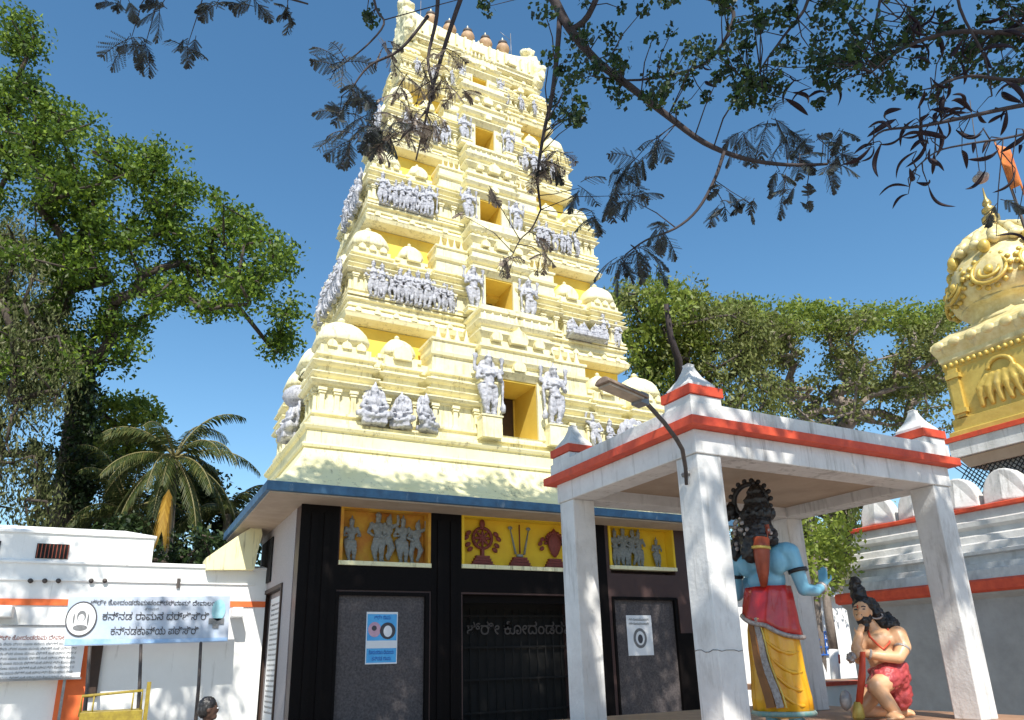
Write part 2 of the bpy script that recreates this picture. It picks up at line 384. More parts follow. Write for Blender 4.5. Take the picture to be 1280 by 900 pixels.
def place_fig(kd, loc, h=1.0, rz=0, parent=tower, m=None, mirror=1, depth=1.0, name=None):
    o = figproto[kd].copy(); COL.objects.link(o); setp(o, parent)
    o.location = loc; o.scale = (h*mirror, h*depth, h); o.rotation_euler = (0, 0, rz)
    if m:
        o.data = o.data.copy(); o.data.materials.clear(); o.data.materials.append(m)
    if name: o.name = name
    return o

# storeys: z0, body top, cornice bottom, cornice top, body front, body half-width, cornice front, cornice half-width, window(x0,x1,z0,z1)
ST = [(7.30, 9.45, 10.87, 11.45, 17.27, 5.62, 18.03, 4.81, (8.79, 9.95, 7.50, 9.22)),
      (11.45, 13.05, 14.38, 14.90, 18.14, 4.66, 18.46, 4.24, (8.76, 9.72, 11.50, 12.92)),
      (14.90, 16.42, 17.62, 18.12, 18.60, 4.08, 18.88, 3.55, (8.83, 9.62, 14.85, 16.06)),
      (18.12, 19.50, 20.70, 21.12, 18.98, 3.42, 19.27, 3.06, (8.87, 9.60, 18.18, 19.28)),
      (21.12, 22.05, 22.62, 22.95, 19.36, 2.92, 19.55, 2.76, (8.96, 9.55, 21.16, 21.80))]
def bodyprof(z0, z1):
    h = z1-z0; k = min(1, h/2.4+.15)
    P = [(.12, 0), (.12, .05), (.05, .055), (.05, .09), (.10, .10), (.10, .13), (.0, .135), (.0, .43), (.05, .44), (.05, .46), (.12, .47), (.17, .50), (.17, .515), (.04, .52),
         (.04, .57), (.09, .58), (.14, .605), (.14, .62), (.02, .625), (.02, .71), (.08, .72), (.14, .745), (.14, .76), (.03, .765), (.03, .84), (.09, .85), (.09, .88), (0, .885), (0, 1)]
    return [((o*1.35-.035 if o < .1 else o*1.25)*k, z0+f*h) for o, f in P]
def stepped(W, F, B):
    """CCW outline with corner shrines, middle shrines and side bays standing proud"""
    s = W/5.62; a, b, c, d, e = [v*s for v in (1.40, 1.75, 2.75, 3.05, 4.5)]
    r1, r2 = .28*s+.04, .12*s+.02
    x0, x1 = TC-W, TC+W
    half = [(x0, F), (x0+a, F), (x0+a, F+r1), (x0+b, F+r1), (x0+b, F+r2), (x0+c, F+r2), (x0+c, F+r1), (x0+d, F+r1), (x0+d, F), (x0+e, F), (x0+e, F+.3)]
    front = half+[(2*TC-x, y) for x, y in reversed(half)]
    D = B-F; kk = [.22*D, .3*D, .42*D, .58*D, .70*D, .78*D]
    rside = [(x1, F+kk[0]), (x1-r1, F+kk[0]), (x1-r1, F+kk[2]), (x1-r2, F+kk[2]), (x1-r2, F+kk[3]), (x1-r1, F+kk[3]), (x1-r1, F+kk[5]), (x1, F+kk[5])]
    back = [(x1, B), (x0, B)]
    lside = [(2*TC-x, y) for x, y in reversed(rside)]
    return front+rside+back+lside, s
def notch(outl, wx0, wx1, F, depth):
    """cut the window recess into the front edge of an outline"""
    y = F+.3; i = [k for k, p in enumerate(outl) if abs(p[1]-y) < 1e-6][0]
    # the two points at F+.3 are consecutive: insert between them
    return outl[:i+1]+[(wx0, y), (wx0, y+depth), (wx1, y+depth), (wx1, y)]+outl[i+1:]

def kuta_dome(mb, c, r, h, seg=16, finial=True):
    prof = [(r*1.0, 0), (r*1.04, .06*h), (r*.90, .08*h), (r*.90, .16*h), (r*1.12, .18*h), (r*1.16, .26*h), (r*1.10, .36*h), (r*1.02, .48*h), (r*.84, .62*h), (r*.55, .75*h), (r*.25, .83*h), (r*.22, .86*h)]
    if finial: prof += [(r*.26, .865*h), (r*.10, .89*h), (r*.20, .92*h), (r*.16, .95*h), (r*.04, 1.0*h)]
    vs = []; c = Vector(c)
    for rr, z in prof:
        for k in range(seg):
            a = 2*math.pi*(k+.5)/seg; ca, sa = math.cos(a), math.sin(a)
            q = (abs(ca)**5+abs(sa)**5)**(-1/5.0); q = 1+(q-1)*(1 if z < .8*h else 0)
            vs.append(c+Vector((rr*q*ca, rr*q*sa, z)))
    n = len(prof)
    mb.add(vs, [(i*seg+k, i*seg+(k+1) % seg, (i+1)*seg+(k+1) % seg, (i+1)*seg+k) for i in range(n-1) for k in range(seg)]+[tuple((n-1)*seg+k for k in range(seg))], True)
def kudu(mb, c, r, d=.08):
    """horseshoe arch disc on the front of a moulding, facing -Y"""
    pts = [(r*math.cos(t), r*math.sin(t)) for t in np.linspace(-.5, math.pi+.5, 12)]; pts.insert(6, (0, r*1.35))
    mb.prism(pts, c, (1, 0, 0), (0, 0, 1), (0, -d, 0))

bits = MB()
for n, (z0, zt, zc, zd, F, W, CF, CW, (wx0, wx1, wz0, wz1)) in enumerate(ST):
    B = min(2*TY-F, 22.2); s = W/5.62
    out, sc = stepped(W, F, B)
    bx0, bx1 = TC-(W-4.5*s)-.02, TC+(W-4.5*s)+.02
    bx0, bx1 = min(bx0, wx0-.42), max(bx1, wx1+.42)
    body = MB()
    body.mould(notch(out, wx0-.22, wx1+.22, F, 1.3), bodyprof(z0, zt))
    # pilasters on the front and left faces
    h = zt-z0; pz0, pz1 = z0+.135*h, z0+.43*h
    def pil(x, y, wd=.09*s+.03, ax='x'):
        for (dz0, dz1, g) in ((0, 1, 0), (.0, .1, .03), (.78, .84, .03), (.88, 1, .05)):
            a0, a1 = pz0+(pz1-pz0)*dz0, pz0+(pz1-pz0)*dz1
            if ax == 'x': body.box(x-wd/2-g, x+wd/2+g, y-.06-g, y+.02, a0, a1)
            else: body.box(x-.06-g, x+.02, y-wd/2-g, y+wd/2+g, a0, a1)
    for sg in (1, -1):
        for u in (.12, .5, .92, 1.28): pil(TC-sg*(W-u*s), F)
        for u in (1.85, 2.65): pil(TC-sg*(W-u*s), F+.12*s+.02)
        for u in (3.15, 3.75, 4.38): pil(TC-sg*(W-u*s), F)
    D = B-F
    for v in (.03, .11, .19, .45, .55, .81, .89, .97): pil(TC-W if (v < .22 or v > .78) else TC-W+.12*s+.02, F+v*D, ax='y')
    body.build('storey', CREAM, tower)
    # recessed band behind the little shrines
    rw = MB(); rw.mould(rect(TC-CW+.22, TC+CW-.22, CF+.40, 2*TY-CF-.40), [(0, zt-.3), (0, zc-.18*s-.02)]); rw.build('recessed_band', DEEPY, tower)
    # cornice: projecting eave with a deep-yellow soffit lip, ledge above
    e = (zd-zc); co = MB()
    co.mould(rect(TC-CW, TC+CW, CF, 2*TY-CF), [(-.3, zc-.18*s), (-.02, zc-.10), (.02, zc), (.04, zc+.06*e), (.0, zc+.12*e), (-.10, zc+.38*e), (-.12, zc+.42*e), (-.05, zc+.45*e), (-.05, zc+.55*e), (-.12, zc+.57*e), (-.12, zc+.80*e), (-.03, zc+.84*e), (-.03, zc+.93*e), (-.1, zd), (-.4, zd+.004)])
    for k in range(int(CW*2/.55)):
        x = TC-CW+.35+k*.55
        if abs(x-TC) > 1.3*s+.2 and x < TC+CW-.1: kudu(co, (x, CF+.02, zc+.18*e), .09)
    co.build('cornice', CREAM, tower)
    # domes of corner and middle shrines
    for cx_, cy_, r_ in ((TC-W+.70*s, F+.70*s, .60*s), (TC+W-.70*s, F+.70*s, .60*s)):
        d = MB(); kuta_dome(d, (cx_, cy_, zt), r_, (zc-zt)*.80); 
        for k in (-1, 0, 1): kudu(d, (cx_+k*.38*s, cy_-r_*1.08, zt+.02), .13*s)
        d.build('shrine_dome', CREAM, tower)
    for v in (.5, .87):
        d = MB(); kuta_dome(d, (TC-W+.62*s, F+v*D, zt), .58*s, (zc-zt)*.8); d.build('shrine_dome', CREAM, tower)
    for sg in (1, -1):
        x = TC-sg*(W-2.25*s)
        d = MB(); kuta_dome(d, (x, F+.62*s, zt), .40*s, (zc-zt)*.62, 14); kudu(d, (x, F+.12*s, zt+.06), .26*s, .1)
        d.box(x-.62*s, x+.62*s, F+.3*s, F+1.1*s, zt, zt+.12*s)
        d.build('shrine_dome', CREAM, tower)
        # crested block beside the central bay
        xa, xb = TC-sg*(W-3.05*s), TC-sg*(W-4.45*s); xa, xb = min(xa, xb), max(xa, xb)
        d = MB(); hh = (zc-zt)
        d.mould(rect(xa+.05, xb-.05, F+.04, F+1.0*s), [(0, zt), (0, zt+.15*hh), (.07, zt+.18*hh), (.09, zt+.24*hh), (0, zt+.27*hh), (0, zt+.48*hh), (.05, zt+.5*hh), (.05, zt+.55*hh), (0, zt+.56*hh)])
        nsp = 4
        for k in range(nsp):
            xx = xa+.12+(xb-xa-.24)*(k+.5)/nsp; rr = (xb-xa)/nsp*.36
            d.lathe((xx, F+.10+rr*.5, zt+.28*hh), [(rr*.8, 0), (rr, .1*hh), (rr*.75, .24*hh), (rr*.8, .30*hh), (rr*.3, .46*hh), (rr*.06, .58*hh)], 8)
        d.build('crested_block', CREAM, tower)
    # central bay: sill, piers, lintel stack, opening
    zup = zd if n < 4 else 22.6
    bay = MB(); pf = F-.22
    if wz0-z0 > .1: bay.mould(rect(bx0, bx1, pf, F+1.6), [(.08, z0), (.08, z0+.08), (.0, z0+.1), (0, wz0-.03), (.03, wz0)])
    for a, b in ((bx0, wx0-.17), (wx1+.17, bx1)):
        bay.mould(rect(a, b, pf, F+1.6), [(.06, wz0), (.06, wz0+.14), (0, wz0+.15), (0, wz1-.35), (.05, wz1-.33), (.11, wz1-.24), (.11, wz1-.2), (.0, wz1-.19), (0, wz1)])
    P = [(0, wz1)]; z = wz1+.02; q = 0; seq = [(.05, .05), (.14, .10), (.14, .04), (.02, .02), (.02, .16), (.09, .03), (.16, .10), (.16, .03), (.03, .02), (.03, .26), (.10, .04), (.10, .08), (.0, .02), (.0, .2)]
    while z < zup-.1:
        o_, dz = seq[q % len(seq)]; z += dz*(.75+.25*s); P.append((o_, min(z, zup))); q += 1
    P.append((0, zup))
    bay.mould(rect(bx0+.02, bx1-.02, pf+.02, F+1.5), P)
    for zz, r_ in ((wz1+.32, .2*s), ((wz1+zup)/2+.1, .3*s)): kudu(bay, (TC, pf-.02, zz), r_, .16)
    for k in (-1, 1): kudu(bay, (TC+k*.7*s, pf-.02, (wz1+zup)/2+.05), .17*s, .14)
    # row of little crests on the bay at cornice level
    for k in range(9):
        x = bx0+.1+(bx1-bx0-.2)*k/8; bay.lathe((x, pf-.02, zc+.0), [(.07*s, 0), (.09*s, .08), (.05*s, .2), (.02, .3*s+.08)], 6)
    bay.build('central_bay', CREAM, tower)
    ni = MB(); t = .165
    ni.box(wx0-t, wx0, pf+.05, F+1.3, wz0, wz1); ni.box(wx1, wx1+t, pf+.05, F+1.3, wz0, wz1)
    ni.box(wx0-t, wx1+t, F+1.16, F+1.3, wz0, wz1); ni.box(wx0-.02, wx1+.02, pf+.05, F+1.2, wz1-.05, wz1+.0)
    no = ni.build('window_niche', DEEPY, tower)
    jf = MB(); jf.box(wx0-t, wx0, pf-.03, pf+.05, wz0, wz1); jf.build('window_jamb', CREAM, no); MB().box(wx1, wx1+t, pf-.03, pf+.05, wz0, wz1).build('window_jamb', CREAM, no)
    ww = wx1-wx0; dd = MB(); dd.box(wx0+.03, wx0+ww*.92, F+1.10, F+1.157, wz0+.01, wz1-.08); dd.build('window_door', DARKW, no)
    hk = MB(); hk.tube([(wx0+ww*.35, F+.5, wz1-.05), (wx0+ww*.35, F+.5, wz1-.22)], .02, 6); ell(hk, (wx0+ww*.35, F+.5, wz1-.26), (.05, .05, .07)); hk.build('hanging_lamp', METALD, no)
    # pedestals and guardian figures beside the opening
    for sg, xx in ((1, wx0-.46), (-1, wx1+.50)):
        hh = (wz1-wz0)*1.05 if n else 1.95
        zb = wz0+.12 if n else 7.95
        pd = MB(); pd.mould(rect(xx-.24*sc-.06, xx+.24*sc+.06, pf-.32, pf), [(0, z0+.02), (0, zb-.05), (.03, zb-.04), (.03, zb)]); pd.build('pedestal', CREAM, tower)
        place_fig(4, (xx, pf-.14, zb), hh/1.27, 0, mirror=sg)
# figure groups on the ledges (x start, x end, count, z, y, height, kind list)
def row(x0, x1, n, z, y, h, kinds, jitter=.03, rz=0):
    for i in range(n):
        x = x0+(x1-x0)*i/max(n-1, 1)
        place_fig(kinds[i % len(kinds)], (x+random.uniform(-1, 1)*jitter, y+.05, z), .9*h*random.uniform(.8, 1.08), rz+random.uniform(-.6, .6), mirror=random.choice((-1, 1)))
random.seed(3)
row(5.15, 6.55, 3, 7.36, 17.0, 1.55, [2, 2, 2])
row(11.9, 12.5, 2, 7.36, 17.05, 1.2, [3, 1]); row(13.15, 13.65, 2, 7.5, 17.0, 1.3, [2, 2])
row(5.25, 7.7, 10, 11.48, 17.98, .98, [0, 1, 3, 0, 4]); row(12.0, 12.9, 3, 11.5, 17.98, .9, [2, 2, 2]); row(13.2, 13.7, 2, 11.5, 18.0, .95, [0, 1])
row(5.55, 7.1, 8, 14.92, 18.42, .95, [0, 3, 1, 4]); row(11.1, 12.6, 6, 14.92, 18.42, .9, [0, 1, 3])
row(6.4, 7.8, 5, 18.15, 18.82, .9, [1, 0, 3]); row(10.9, 12.0, 4, 18.15, 18.82, .85, [0, 1, 3])
row(6.9, 8.2, 3, 21.14, 19.2, .6, [0, 1]); row(10.4, 11.6, 3, 21.14, 19.2, .6, [1, 0])
# on the left side face
for (X, z, h, ys) in ((3.5, 7.35, 1.55, (19.2,)), (4.35, 11.48, .95, (18.3, 18.75, 19.3, 19.8, 20.4)), (4.95, 14.92, .95, (18.8, 19.2, 19.6, 20.0, 20.4)), (5.6, 18.15, .85, (19.2, 19.6, 20.0, 20.4))):
    for y in ys: place_fig(random.choice((0, 1, 3)) if h < 1.2 else 2, (X, y, z), h, -math.pi/2)
sh = MB(); sh.lathe((3.62, 19.2, 8.55), [(.02, -.25), (.30, -.18), (.42, 0), (.36, .2), (.2, .33), (.02, .38)], 12); sh.build('stone_canopy', STUCCO, tower)
# serpent-hood arch behind the seated pair on the right
sh = MB()
for a in np.linspace(-.2, math.pi+.2, 9): ell(sh, (13.4+.5*math.cos(a), 17.12, 7.95+.5*math.sin(a)), (.17, .06, .2))
ell(sh, (13.4, 17.15, 8.0), (.5, .05, .5)); remesh(sh, 'serpent_hood', STUCCO, tower, .03, 1)
# grey bench under a seated group, second storey right
MB().mould(rect(11.8, 13.1, 17.72, 18.1), [(0, 11.46), (.04, 11.5), (.04, 11.6), (0, 11.64)]).build('stone_bench', STUCCO, tower)

# roof: barrel vault along the tower's width, swelling up at both ends, with horned gable crests
rf = MB(); zr = 22.95; nseg = 12; xs = np.linspace(-2.45, 2.45, 15); vs = []
for x in xs:
    lift = .42*(abs(x)/2.45)**3
    for k in range(nseg+1):
        a = math.pi*k/nseg; ry = .82*(1+.12*math.sin(2*a)*0)
        y = -ry*math.cos(a); zz = (1.30+lift)*math.sin(a)**.75
        bulge = 1.10 if .1 < k/nseg < .35 or .65 < k/nseg < .9 else 1.0
        vs.append((TC+x, TY+y*bulge, zr+zz))
m_ = nseg+1
fs = [(i*m_+k, (i+1)*m_+k, (i+1)*m_+k+1, i*m_+k+1) for i in range(len(xs)-1) for k in range(nseg)]+[tuple(range(m_)), tuple(reversed([(len(xs)-1)*m_+k for k in range(m_)]))]
rf.add(vs, fs, True)
rf.mould(rect(TC-2.5, TC+2.5, TY-.78, TY+.78), [(0, zr-.02), (.05, zr+.1), (.1, zr+.14), (.1, zr+.2), (0, zr+.24)])
for k in range(14):   # ribs and petals on the front of the vault
    x = TC-2.2+4.4*k/13; rf.box(x-.04, x+.04, TY-.93, TY-.5, zr+.25, zr+.75)
for k, r_ in ((-1.45, .2), (0, .3), (1.45, .2)): kudu(rf, (TC+k, TY-.78, zr+.36), r_, .2)
rf.build('roof', CREAM, tower)
for sg in (-1, 1):
    hn = MB(); X = TC+sg*2.62
    prof = [(-1.0, -.1), (-.95, .5), (-.75, 1.0), (-.5, 1.35), (-.3, 1.6), (-.38, 1.85), (-.22, 2.05), (0, 2.12), (.22, 2.05), (.38, 1.85), (.3, 1.6), (.5, 1.35), (.75, 1.0), (.95, .5), (1.0, -.1)]
    hn.prism([(u, v) for u, v in prof], (X-.12*sg, TY, zr), (0, 1, 0), (0, 0, 1), (.26*sg, 0, 0))
    for u, v in prof[1:-1]: ell(hn, (X, TY+u, zr+v), (.18, .15, .15), seg=10)
    ell(hn, (X+.05*sg, TY-.45, zr+1.2), (.2, .3, .35)); ell(hn, (X, TY, zr+2.15), (.28, .2, .18)); ell(hn, (X-sg*.2, TY-.3, zr+1.9), (.14, .14, .14))
    limb(hn, [(X, TY-.75, zr), (X+sg*.05, TY-.8, zr+.6), (X-sg*.1, TY-.6, zr+1.2)], [.25, .2, .14])
    remesh(hn, 'horned_gable', CREAM, tower, .05, 1, .05, .12)
    # crouching lion shapes on the roof corners
    ln = MB(); X = TC+sg*2.7
    ell(ln, (X, TY-.85, zr+.25), (.2, .28, .25)); ell(ln, (X+sg*.05, TY-1.0, zr+.55), (.15, .16, .16)); limb(ln, [(X, TY-1.0, zr+.3), (X, TY-1.1, zr+.02)], [.1, .07])
    remesh(ln, 'corner_beast', CREAM, tower, .04, 1, .03, .1)
for k in range(5):
    x = TC+(-2+k)*.77; z = zr+1.62+.42*(abs(x-TC)/2.45)**3
    g = MB().lathe((x, TY, z), [(.22, -.5), (.14, -.3), (.12, -.12), (.16, -.05), (.24, .06), (.28, .18), (.24, .3), (.13, .36)], 14).build('pot_finial', mat('brown_pot', (.50, .34, .20), (.35, .22, .13), 8, .6), tower)
    MB().lathe((x, TY, z+.35), [(.15, 0), (.21, .04), (.19, .15), (.13, .2)], 12).build('pot_lid', METALD, g)
    MB().lathe((x, TY, z+.54), [(.07, 0), (.09, .04), (.04, .1), (.01, .24)], 10).build('pot_tip', CREAM, g)
an = MB(); an.tube([(TC+1.92, TY, zr+1.3), (TC+1.92, TY, zr+2.9)], .015, 6); an.tube([(TC+1.45, TY, zr+2.75), (TC+1.92, TY, zr+2.55)], .01, 5); an.build('lightning_rod', METALG, tower)
MB().tube([(TC-1.95, TY, zr+1.3), (TC-1.95, TY, zr+2.7)], .015, 6).build('lightning_rod', METALG, tower)

# skirt and eave
sk = MB(); base = rect(3.48, 2*TC-3.48, 17.0, 22.36)
sk.mould(base, [(.90, 5.46), (.62, 5.66), (.36, 5.95), (.16, 6.28), (.06, 6.56), (.11, 6.57), (.13, 6.63), (.08, 6.68), (.02, 6.70), (.0, 7.02), (.06, 7.05), (.10, 7.12), (.10, 7.16), (.02, 7.18), (-.08, 7.20), (-.08, 7.30)]).build('skirt_roof', CREAM2, tower)
ev = MB().mould(base, [(.2, 5.20), (.90, 5.24), (.98, 5.25), (.98, 5.45), (.90, 5.455)]).build('eave_edge', BLUEP, tower)
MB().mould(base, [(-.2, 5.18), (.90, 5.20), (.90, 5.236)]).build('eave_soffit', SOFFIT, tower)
# ground storey walls with recesses (panels, relief niches, entrance)
XR = 2*TC-3.48
gw = MB()
def wallfront(mb, x0, x1, z0, z1, y0=17.0, y1=18.2): mb.box(x0, x1, y0, y1, z0, z1)
P1 = (4.40, 6.58); P3 = (12.10, 14.28); N1 = (4.41, 6.65); N2 = (7.54, 11.12); N3 = (12.10, 14.42); EN = (7.54, 11.12)
for a, b in ((3.48, 4.40), (6.65, 7.54), (11.12, 12.10), (14.42, XR)): wallfront(gw, a, b, 0, 5.24)
for a, b in (N1, (N3[0], N3[1])):
    wallfront(gw, a, b, 3.17, 3.84); wallfront(gw, a, b, 5.24, 5.25); gw.box(a, b, 17.45, 18.2, 3.84, 5.24); gw.box(a, b, 17.10, 18.2, 0, 3.17)
gw.box(N2[0], N2[1], 17.0, 18.2, 3.2, 3.86); gw.box(N2[0], N2[1], 17.45, 18.2, 3.86, 5.24); gw.box(EN[0]-.3, EN[1]+.3, 18.2, 18.4, 0, 3.86)
gw.box(XR-1, XR, 18.2, 22.34, 0, 5.24); gw.box(4, XR-1, 21.5, 22.34, 0, 5.24)
gw.build('ground_storey', BROWNG, tower)
# black granite facing strips, each proud of the wall
bl = MB()
for a, b in ((3.46, 4.36), (6.70, 7.50), (11.16, 11.95)): bl.box(a, b, 16.975, 17.003, 0, 5.2)
bl.box(4.36, 6.70, 16.98, 17.003, 3.24, 3.80); bl.box(7.50, 11.16, 16.98, 17.003, 3.24, 3.82); bl.box(11.95, XR, 16.98, 17.003, 4.62+.75, 5.2)
for z in (0.0,): bl.box(14.36, XR+.01, 16.975, 17.003, 0, 2.2)
bl.build('black_facing', BLACKG, tower)
for a, b in ((6.85, 7.0), (7.2, 7.35), (3.7, 3.85), (4.0, 4.15)):
    MB().box(a, b, 16.93, 16.976, .3, 5.0).build('pilaster_rib', BLACKG, tower)
for (a, b) in (P1, P3):
    p = MB().box(a+.02, b-.02, 17.06, 17.12, .05, 3.13).build('granite_panel', GREYG, tower)
    fr = MB(); fr.box(a-.04, a+.03, 16.96, 17.07, 0, 3.2); fr.box(b-.03, b+.07, 16.96, 17.07, 0, 3.2); fr.box(a+.03, b-.03, 16.96, 17.07, 3.12, 3.2); fr.build('panel_frame', BLACKG, p)
# entrance: dark grille doors deep inside
dr = MB().box(EN[0], EN[1], 18.10, 18.19, 0, 3.2).build('entrance_door', DARK, tower)
g = MB()
for k in range(14): x = EN[0]+.15+k*(EN[1]-EN[0]-.3)/13; g.tube([(x, 18.0, 0), (x, 18.0, 2.9)], .018, 5)
for z in (.3, 1.1, 1.9, 2.7): g.box(EN[0], EN[1], 17.98, 18.02, z, z+.05)
g.build('door_grille', DARK, dr)
MB().box(EN[0]+.05, EN[1]-.05, 17.2, 17.26, 3.0, 3.2).build('door_lintel', BLACKG, dr)
text('doorway_lettering', 'ಶ್ರೀ ಕೋದಂಡರಾಮ', .42, (9.9, 17.97, 2.25), (1, 0, 0), (0, 0, 1), METALD, dr, .01)
# relief niches
def niche(a, b, z0, z1, mback):
    o = MB().box(a, b, 17.30, 17.452, z0, z1).build('relief_niche', mback, tower)
    f = MB(); f.box(a-.02, a+.05, 16.96, 17.31, z0, z1); f.box(b-.05, b+.02, 16.96, 17.31, z0, z1); f.box(a, b, 16.97, 17.31, z1-.05, z1+.01); f.build('niche_side', mback, o)
    s = MB().box(a-.03, b+.03, 16.93, 17.32, z0-.03, z0+.07).build('niche_sill', CREAM, o)
    return o
n1 = niche(N1[0], N1[1], 3.84, 5.2, NICHEO)
for x, h, kd in ((4.72, .85, 1), (5.38, 1.0, 0), (5.62, .98, 3), (6.02, .92, 1), (6.38, .9, 3)): place_fig(kd, (x, 17.2, 3.92), h*1.02, 0, n1, GREYREL, depth=.7, name='relief_figure')
n2 = niche(N2[0], N2[1], 3.86, 5.2, NICHEY)
def plinth(mb, x, z, w_):
    for k in range(4): mb.box(x-w_*(1-.13*k), x+w_*(1-.13*k), 17.18, 17.302, z+.07*k, z+.07*k+.062)
def wheel(x):
    m = MB(); plinth(m, x, 3.93, .32); c = Vector((x, 17.22, 4.66))
    for k in range(26): a = 2*math.pi*k/26; a2 = 2*math.pi*(k+1)/26; m.tube([c+Vector((math.cos(a), 0, math.sin(a)))*.27, c+Vector((math.cos(a2), 0, math.sin(a2)))*.27], .045, 6)
    for k in range(8): a = 2*math.pi*k/8; m.tube([c, c+Vector((math.cos(a), 0, math.sin(a)))*.27], [.05, .02], 6); ell(m, c+Vector((math.cos(a), 0, math.sin(a)))*.15, (.045, .04, .045), seg=8)
    ell(m, c, (.08, .05, .08)); ell(m, c+Vector((0, 0, .38)), (.08, .05, .12)); m.box(x-.04, x+.04, 17.19, 17.3, 4.2, 4.4)
    for sg in (-1, 1):
        for dz, dx in ((.12, .40), (-.18, .42), (-.3, .36), (.0, .47)): ell(m, c+Vector((sg*dx, 0, dz)), (.09, .04, .06), (0, sg*.6, 0), seg=8)
    m.build('wheel_relief', OLIVE_D, n2)
def conch(x):
    m = MB(); plinth(m, x, 3.93, .32); c = Vector((x, 17.22, 4.62))
    m.lathe(c, [(.03, -.38), (.12, -.28), (.2, -.1), (.22, .05), (.16, .2), (.06, .33), (.02, .42)], 12, sy=.4)
    for k in range(12): a = math.pi*(k/11); m.tube([c+Vector((math.cos(a)*.24, 0, math.sin(a)*.26)), c+Vector((math.cos(a)*.32, 0, math.sin(a)*.36))], [.05, .03], 6)
    for sg in (-1, 1):
        for dz, dx in ((.1, .38), (-.15, .40), (-.02, .45)): ell(m, c+Vector((sg*dx, 0, dz)), (.08, .04, .06), (0, sg*.6, 0), seg=8)
    m.build('conch_relief', OLIVE_D, n2)
wheel(8.22); conch(10.42)
m = MB(); plinth(m, 9.33, 3.93, .34)
m.tube([(9.33, 17.22, 4.3), (9.33, 17.22, 5.08)], [.035, .03], 8, .5)
m.build('trident_mark_stem', OLIVE_D, n2)
m = MB()
for sg in (-1, 1): m.tube([(9.33+sg*.13, 17.22, 4.28), (9.33+sg*.2, 17.22, 4.6), (9.33+sg*.28, 17.22, 4.95)], [.05, .04, .025], 8, .5); ell(m, (9.33+sg*.28, 17.22, 4.98), (.07, .03, .05), seg=8)
m.box(9.24, 9.42, 17.2, 17.27, 4.22, 4.28); m.build('trident_mark_arms', GREYREL, n2)
n3 = niche(N3[0], N3[1], 3.99, 5.3-.08, NICHEY)
for x, h, kd in ((12.45, .88, 0), (12.75, .95, 1), (13.05, .95, 3), (13.3, .88, 1), (13.95, .72, 1)): place_fig(kd, (x, 17.2, 4.06), h, 0, n3, GREYREL, depth=.7, name='relief_figure')
for o in figproto: bpy.data.objects.remove(o)
# left side wall of the ground storey
lw = MB(); lw.box(3.48, 4.0, 18.2, 22.34, 3.5, 5.24); lw.box(3.48, 4.0, 18.2, 18.75, 0, 3.5); lw.box(3.48, 4.0, 21.3, 22.34, 0, 3.5); lw.build('side_wall', PALEG, tower)
MB().box(3.47, 3.52, 17.55, 18.2, 0, 5.2).build('side_facing', PALEG, tower)
d = MB().box(3.62, 3.72, 18.75, 21.3, 0, 3.5).build('side_door', PALEG, tower)
f = MB(); f.box(3.44, 3.62, 18.70, 18.80, 0, 3.55); f.box(3.44, 3.62, 21.25, 21.35, 0, 3.55); f.box(3.44, 3.62, 18.8, 21.25, 3.45, 3.55); f.build('door_frame', DARKW, d)
b_ = MB().box(3.57, 3.62, 18.95, 20.7, .2, 3.3).build('engraved_plaque', WHITE, d)
for k in range(22): text('plaque_line', 'ಕೋದಂಡರಾಮ ದೇವಾಲಯ ಶ್ರೀ ಸೇವಾ', .07, (3.568, 19.85, 3.1-k*.125), (0, -1, 0), (0, 0, 1), METALG, b_, .001, width=1.4)
MB().box(3.44, 3.478, 20.4, 22.0, 3.75, 4.95).build('side_window', DARK, tower)

# posters on the panels
def poster(name, x0, x1, z0, z1, y, m, **k):
    o = MB().box(x0, x1, y-.012, y, z0, z1).build(name, m, **k); return o
ps = poster('poster', 5.12, 5.88, 1.58, 2.75, 17.058, CYAN, label='blue poster with two round pictures on the left granite panel', cat='poster')
b = MB(); yb = 17.044
b.box(5.12, 5.88, yb-.002, yb, 2.70, 2.75); b.box(5.12, 5.88, yb-.002, yb, 1.58, 1.61); b.box(5.12, 5.14, yb-.002, yb, 1.61, 2.70); b.box(5.86, 5.88, yb-.002, yb, 1.61, 2.7); b.box(5.14, 5.86, yb-.002, yb, 1.93, 2.1)
b.build('poster_border', PAPER, ps)
MB().lathe((0, 0, 0), [(.0, 0)], 3) if False else None
def disc(x, z, r, y, m, nm, par, sx=1): 
    q = MB(); q.prism([(r*sx*math.cos(t), r*math.sin(t)) for t in np.linspace(0, 2*math.pi, 25)[:-1]], (x, y, z), (1, 0, 0), (0, 0, 1), (0, -.003, 0)); return q.build(nm, m, par)
disc(5.64, 2.32, .19, yb, INK, 'portrait_ring', ps); disc(5.64, 2.31, .13, yb-.004, PAPER, 'portrait', ps, .8); disc(5.32, 2.35, .17, yb, INKP, 'pink_picture', ps, .9)
disc(5.31, 2.38, .06, yb-.004, INK, 'pink_picture_head', ps)
for k, tx in enumerate(('ಶ್ರೀ ರಾಮ', 'ಕೋದಂಡರಾಮ ದೇವಾಲಯ', 'ಕನ್ನಡ ರಾಮ')): text('poster_lettering', tx, .12, (5.5, yb-.003, (2.58, 1.80, 1.66)[k]), (1, 0, 0), (0, 0, 1), INKB, ps, .001, width=(.4, .6, .45)[k])
ps = poster('poster', 12.55, 13.42, 1.62, 2.70, 17.058, PAPER, label='white square poster with one round grey portrait on the right granite panel', cat='poster')
disc(12.98, 2.08, .27, 17.044, METALG, 'portrait_ring', ps, .85); disc(12.98, 2.08, .19, 17.04, PAPER, 'portrait', ps, .8); disc(12.98, 2.06, .12, 17.036, INK, 'portrait_head', ps, .7)
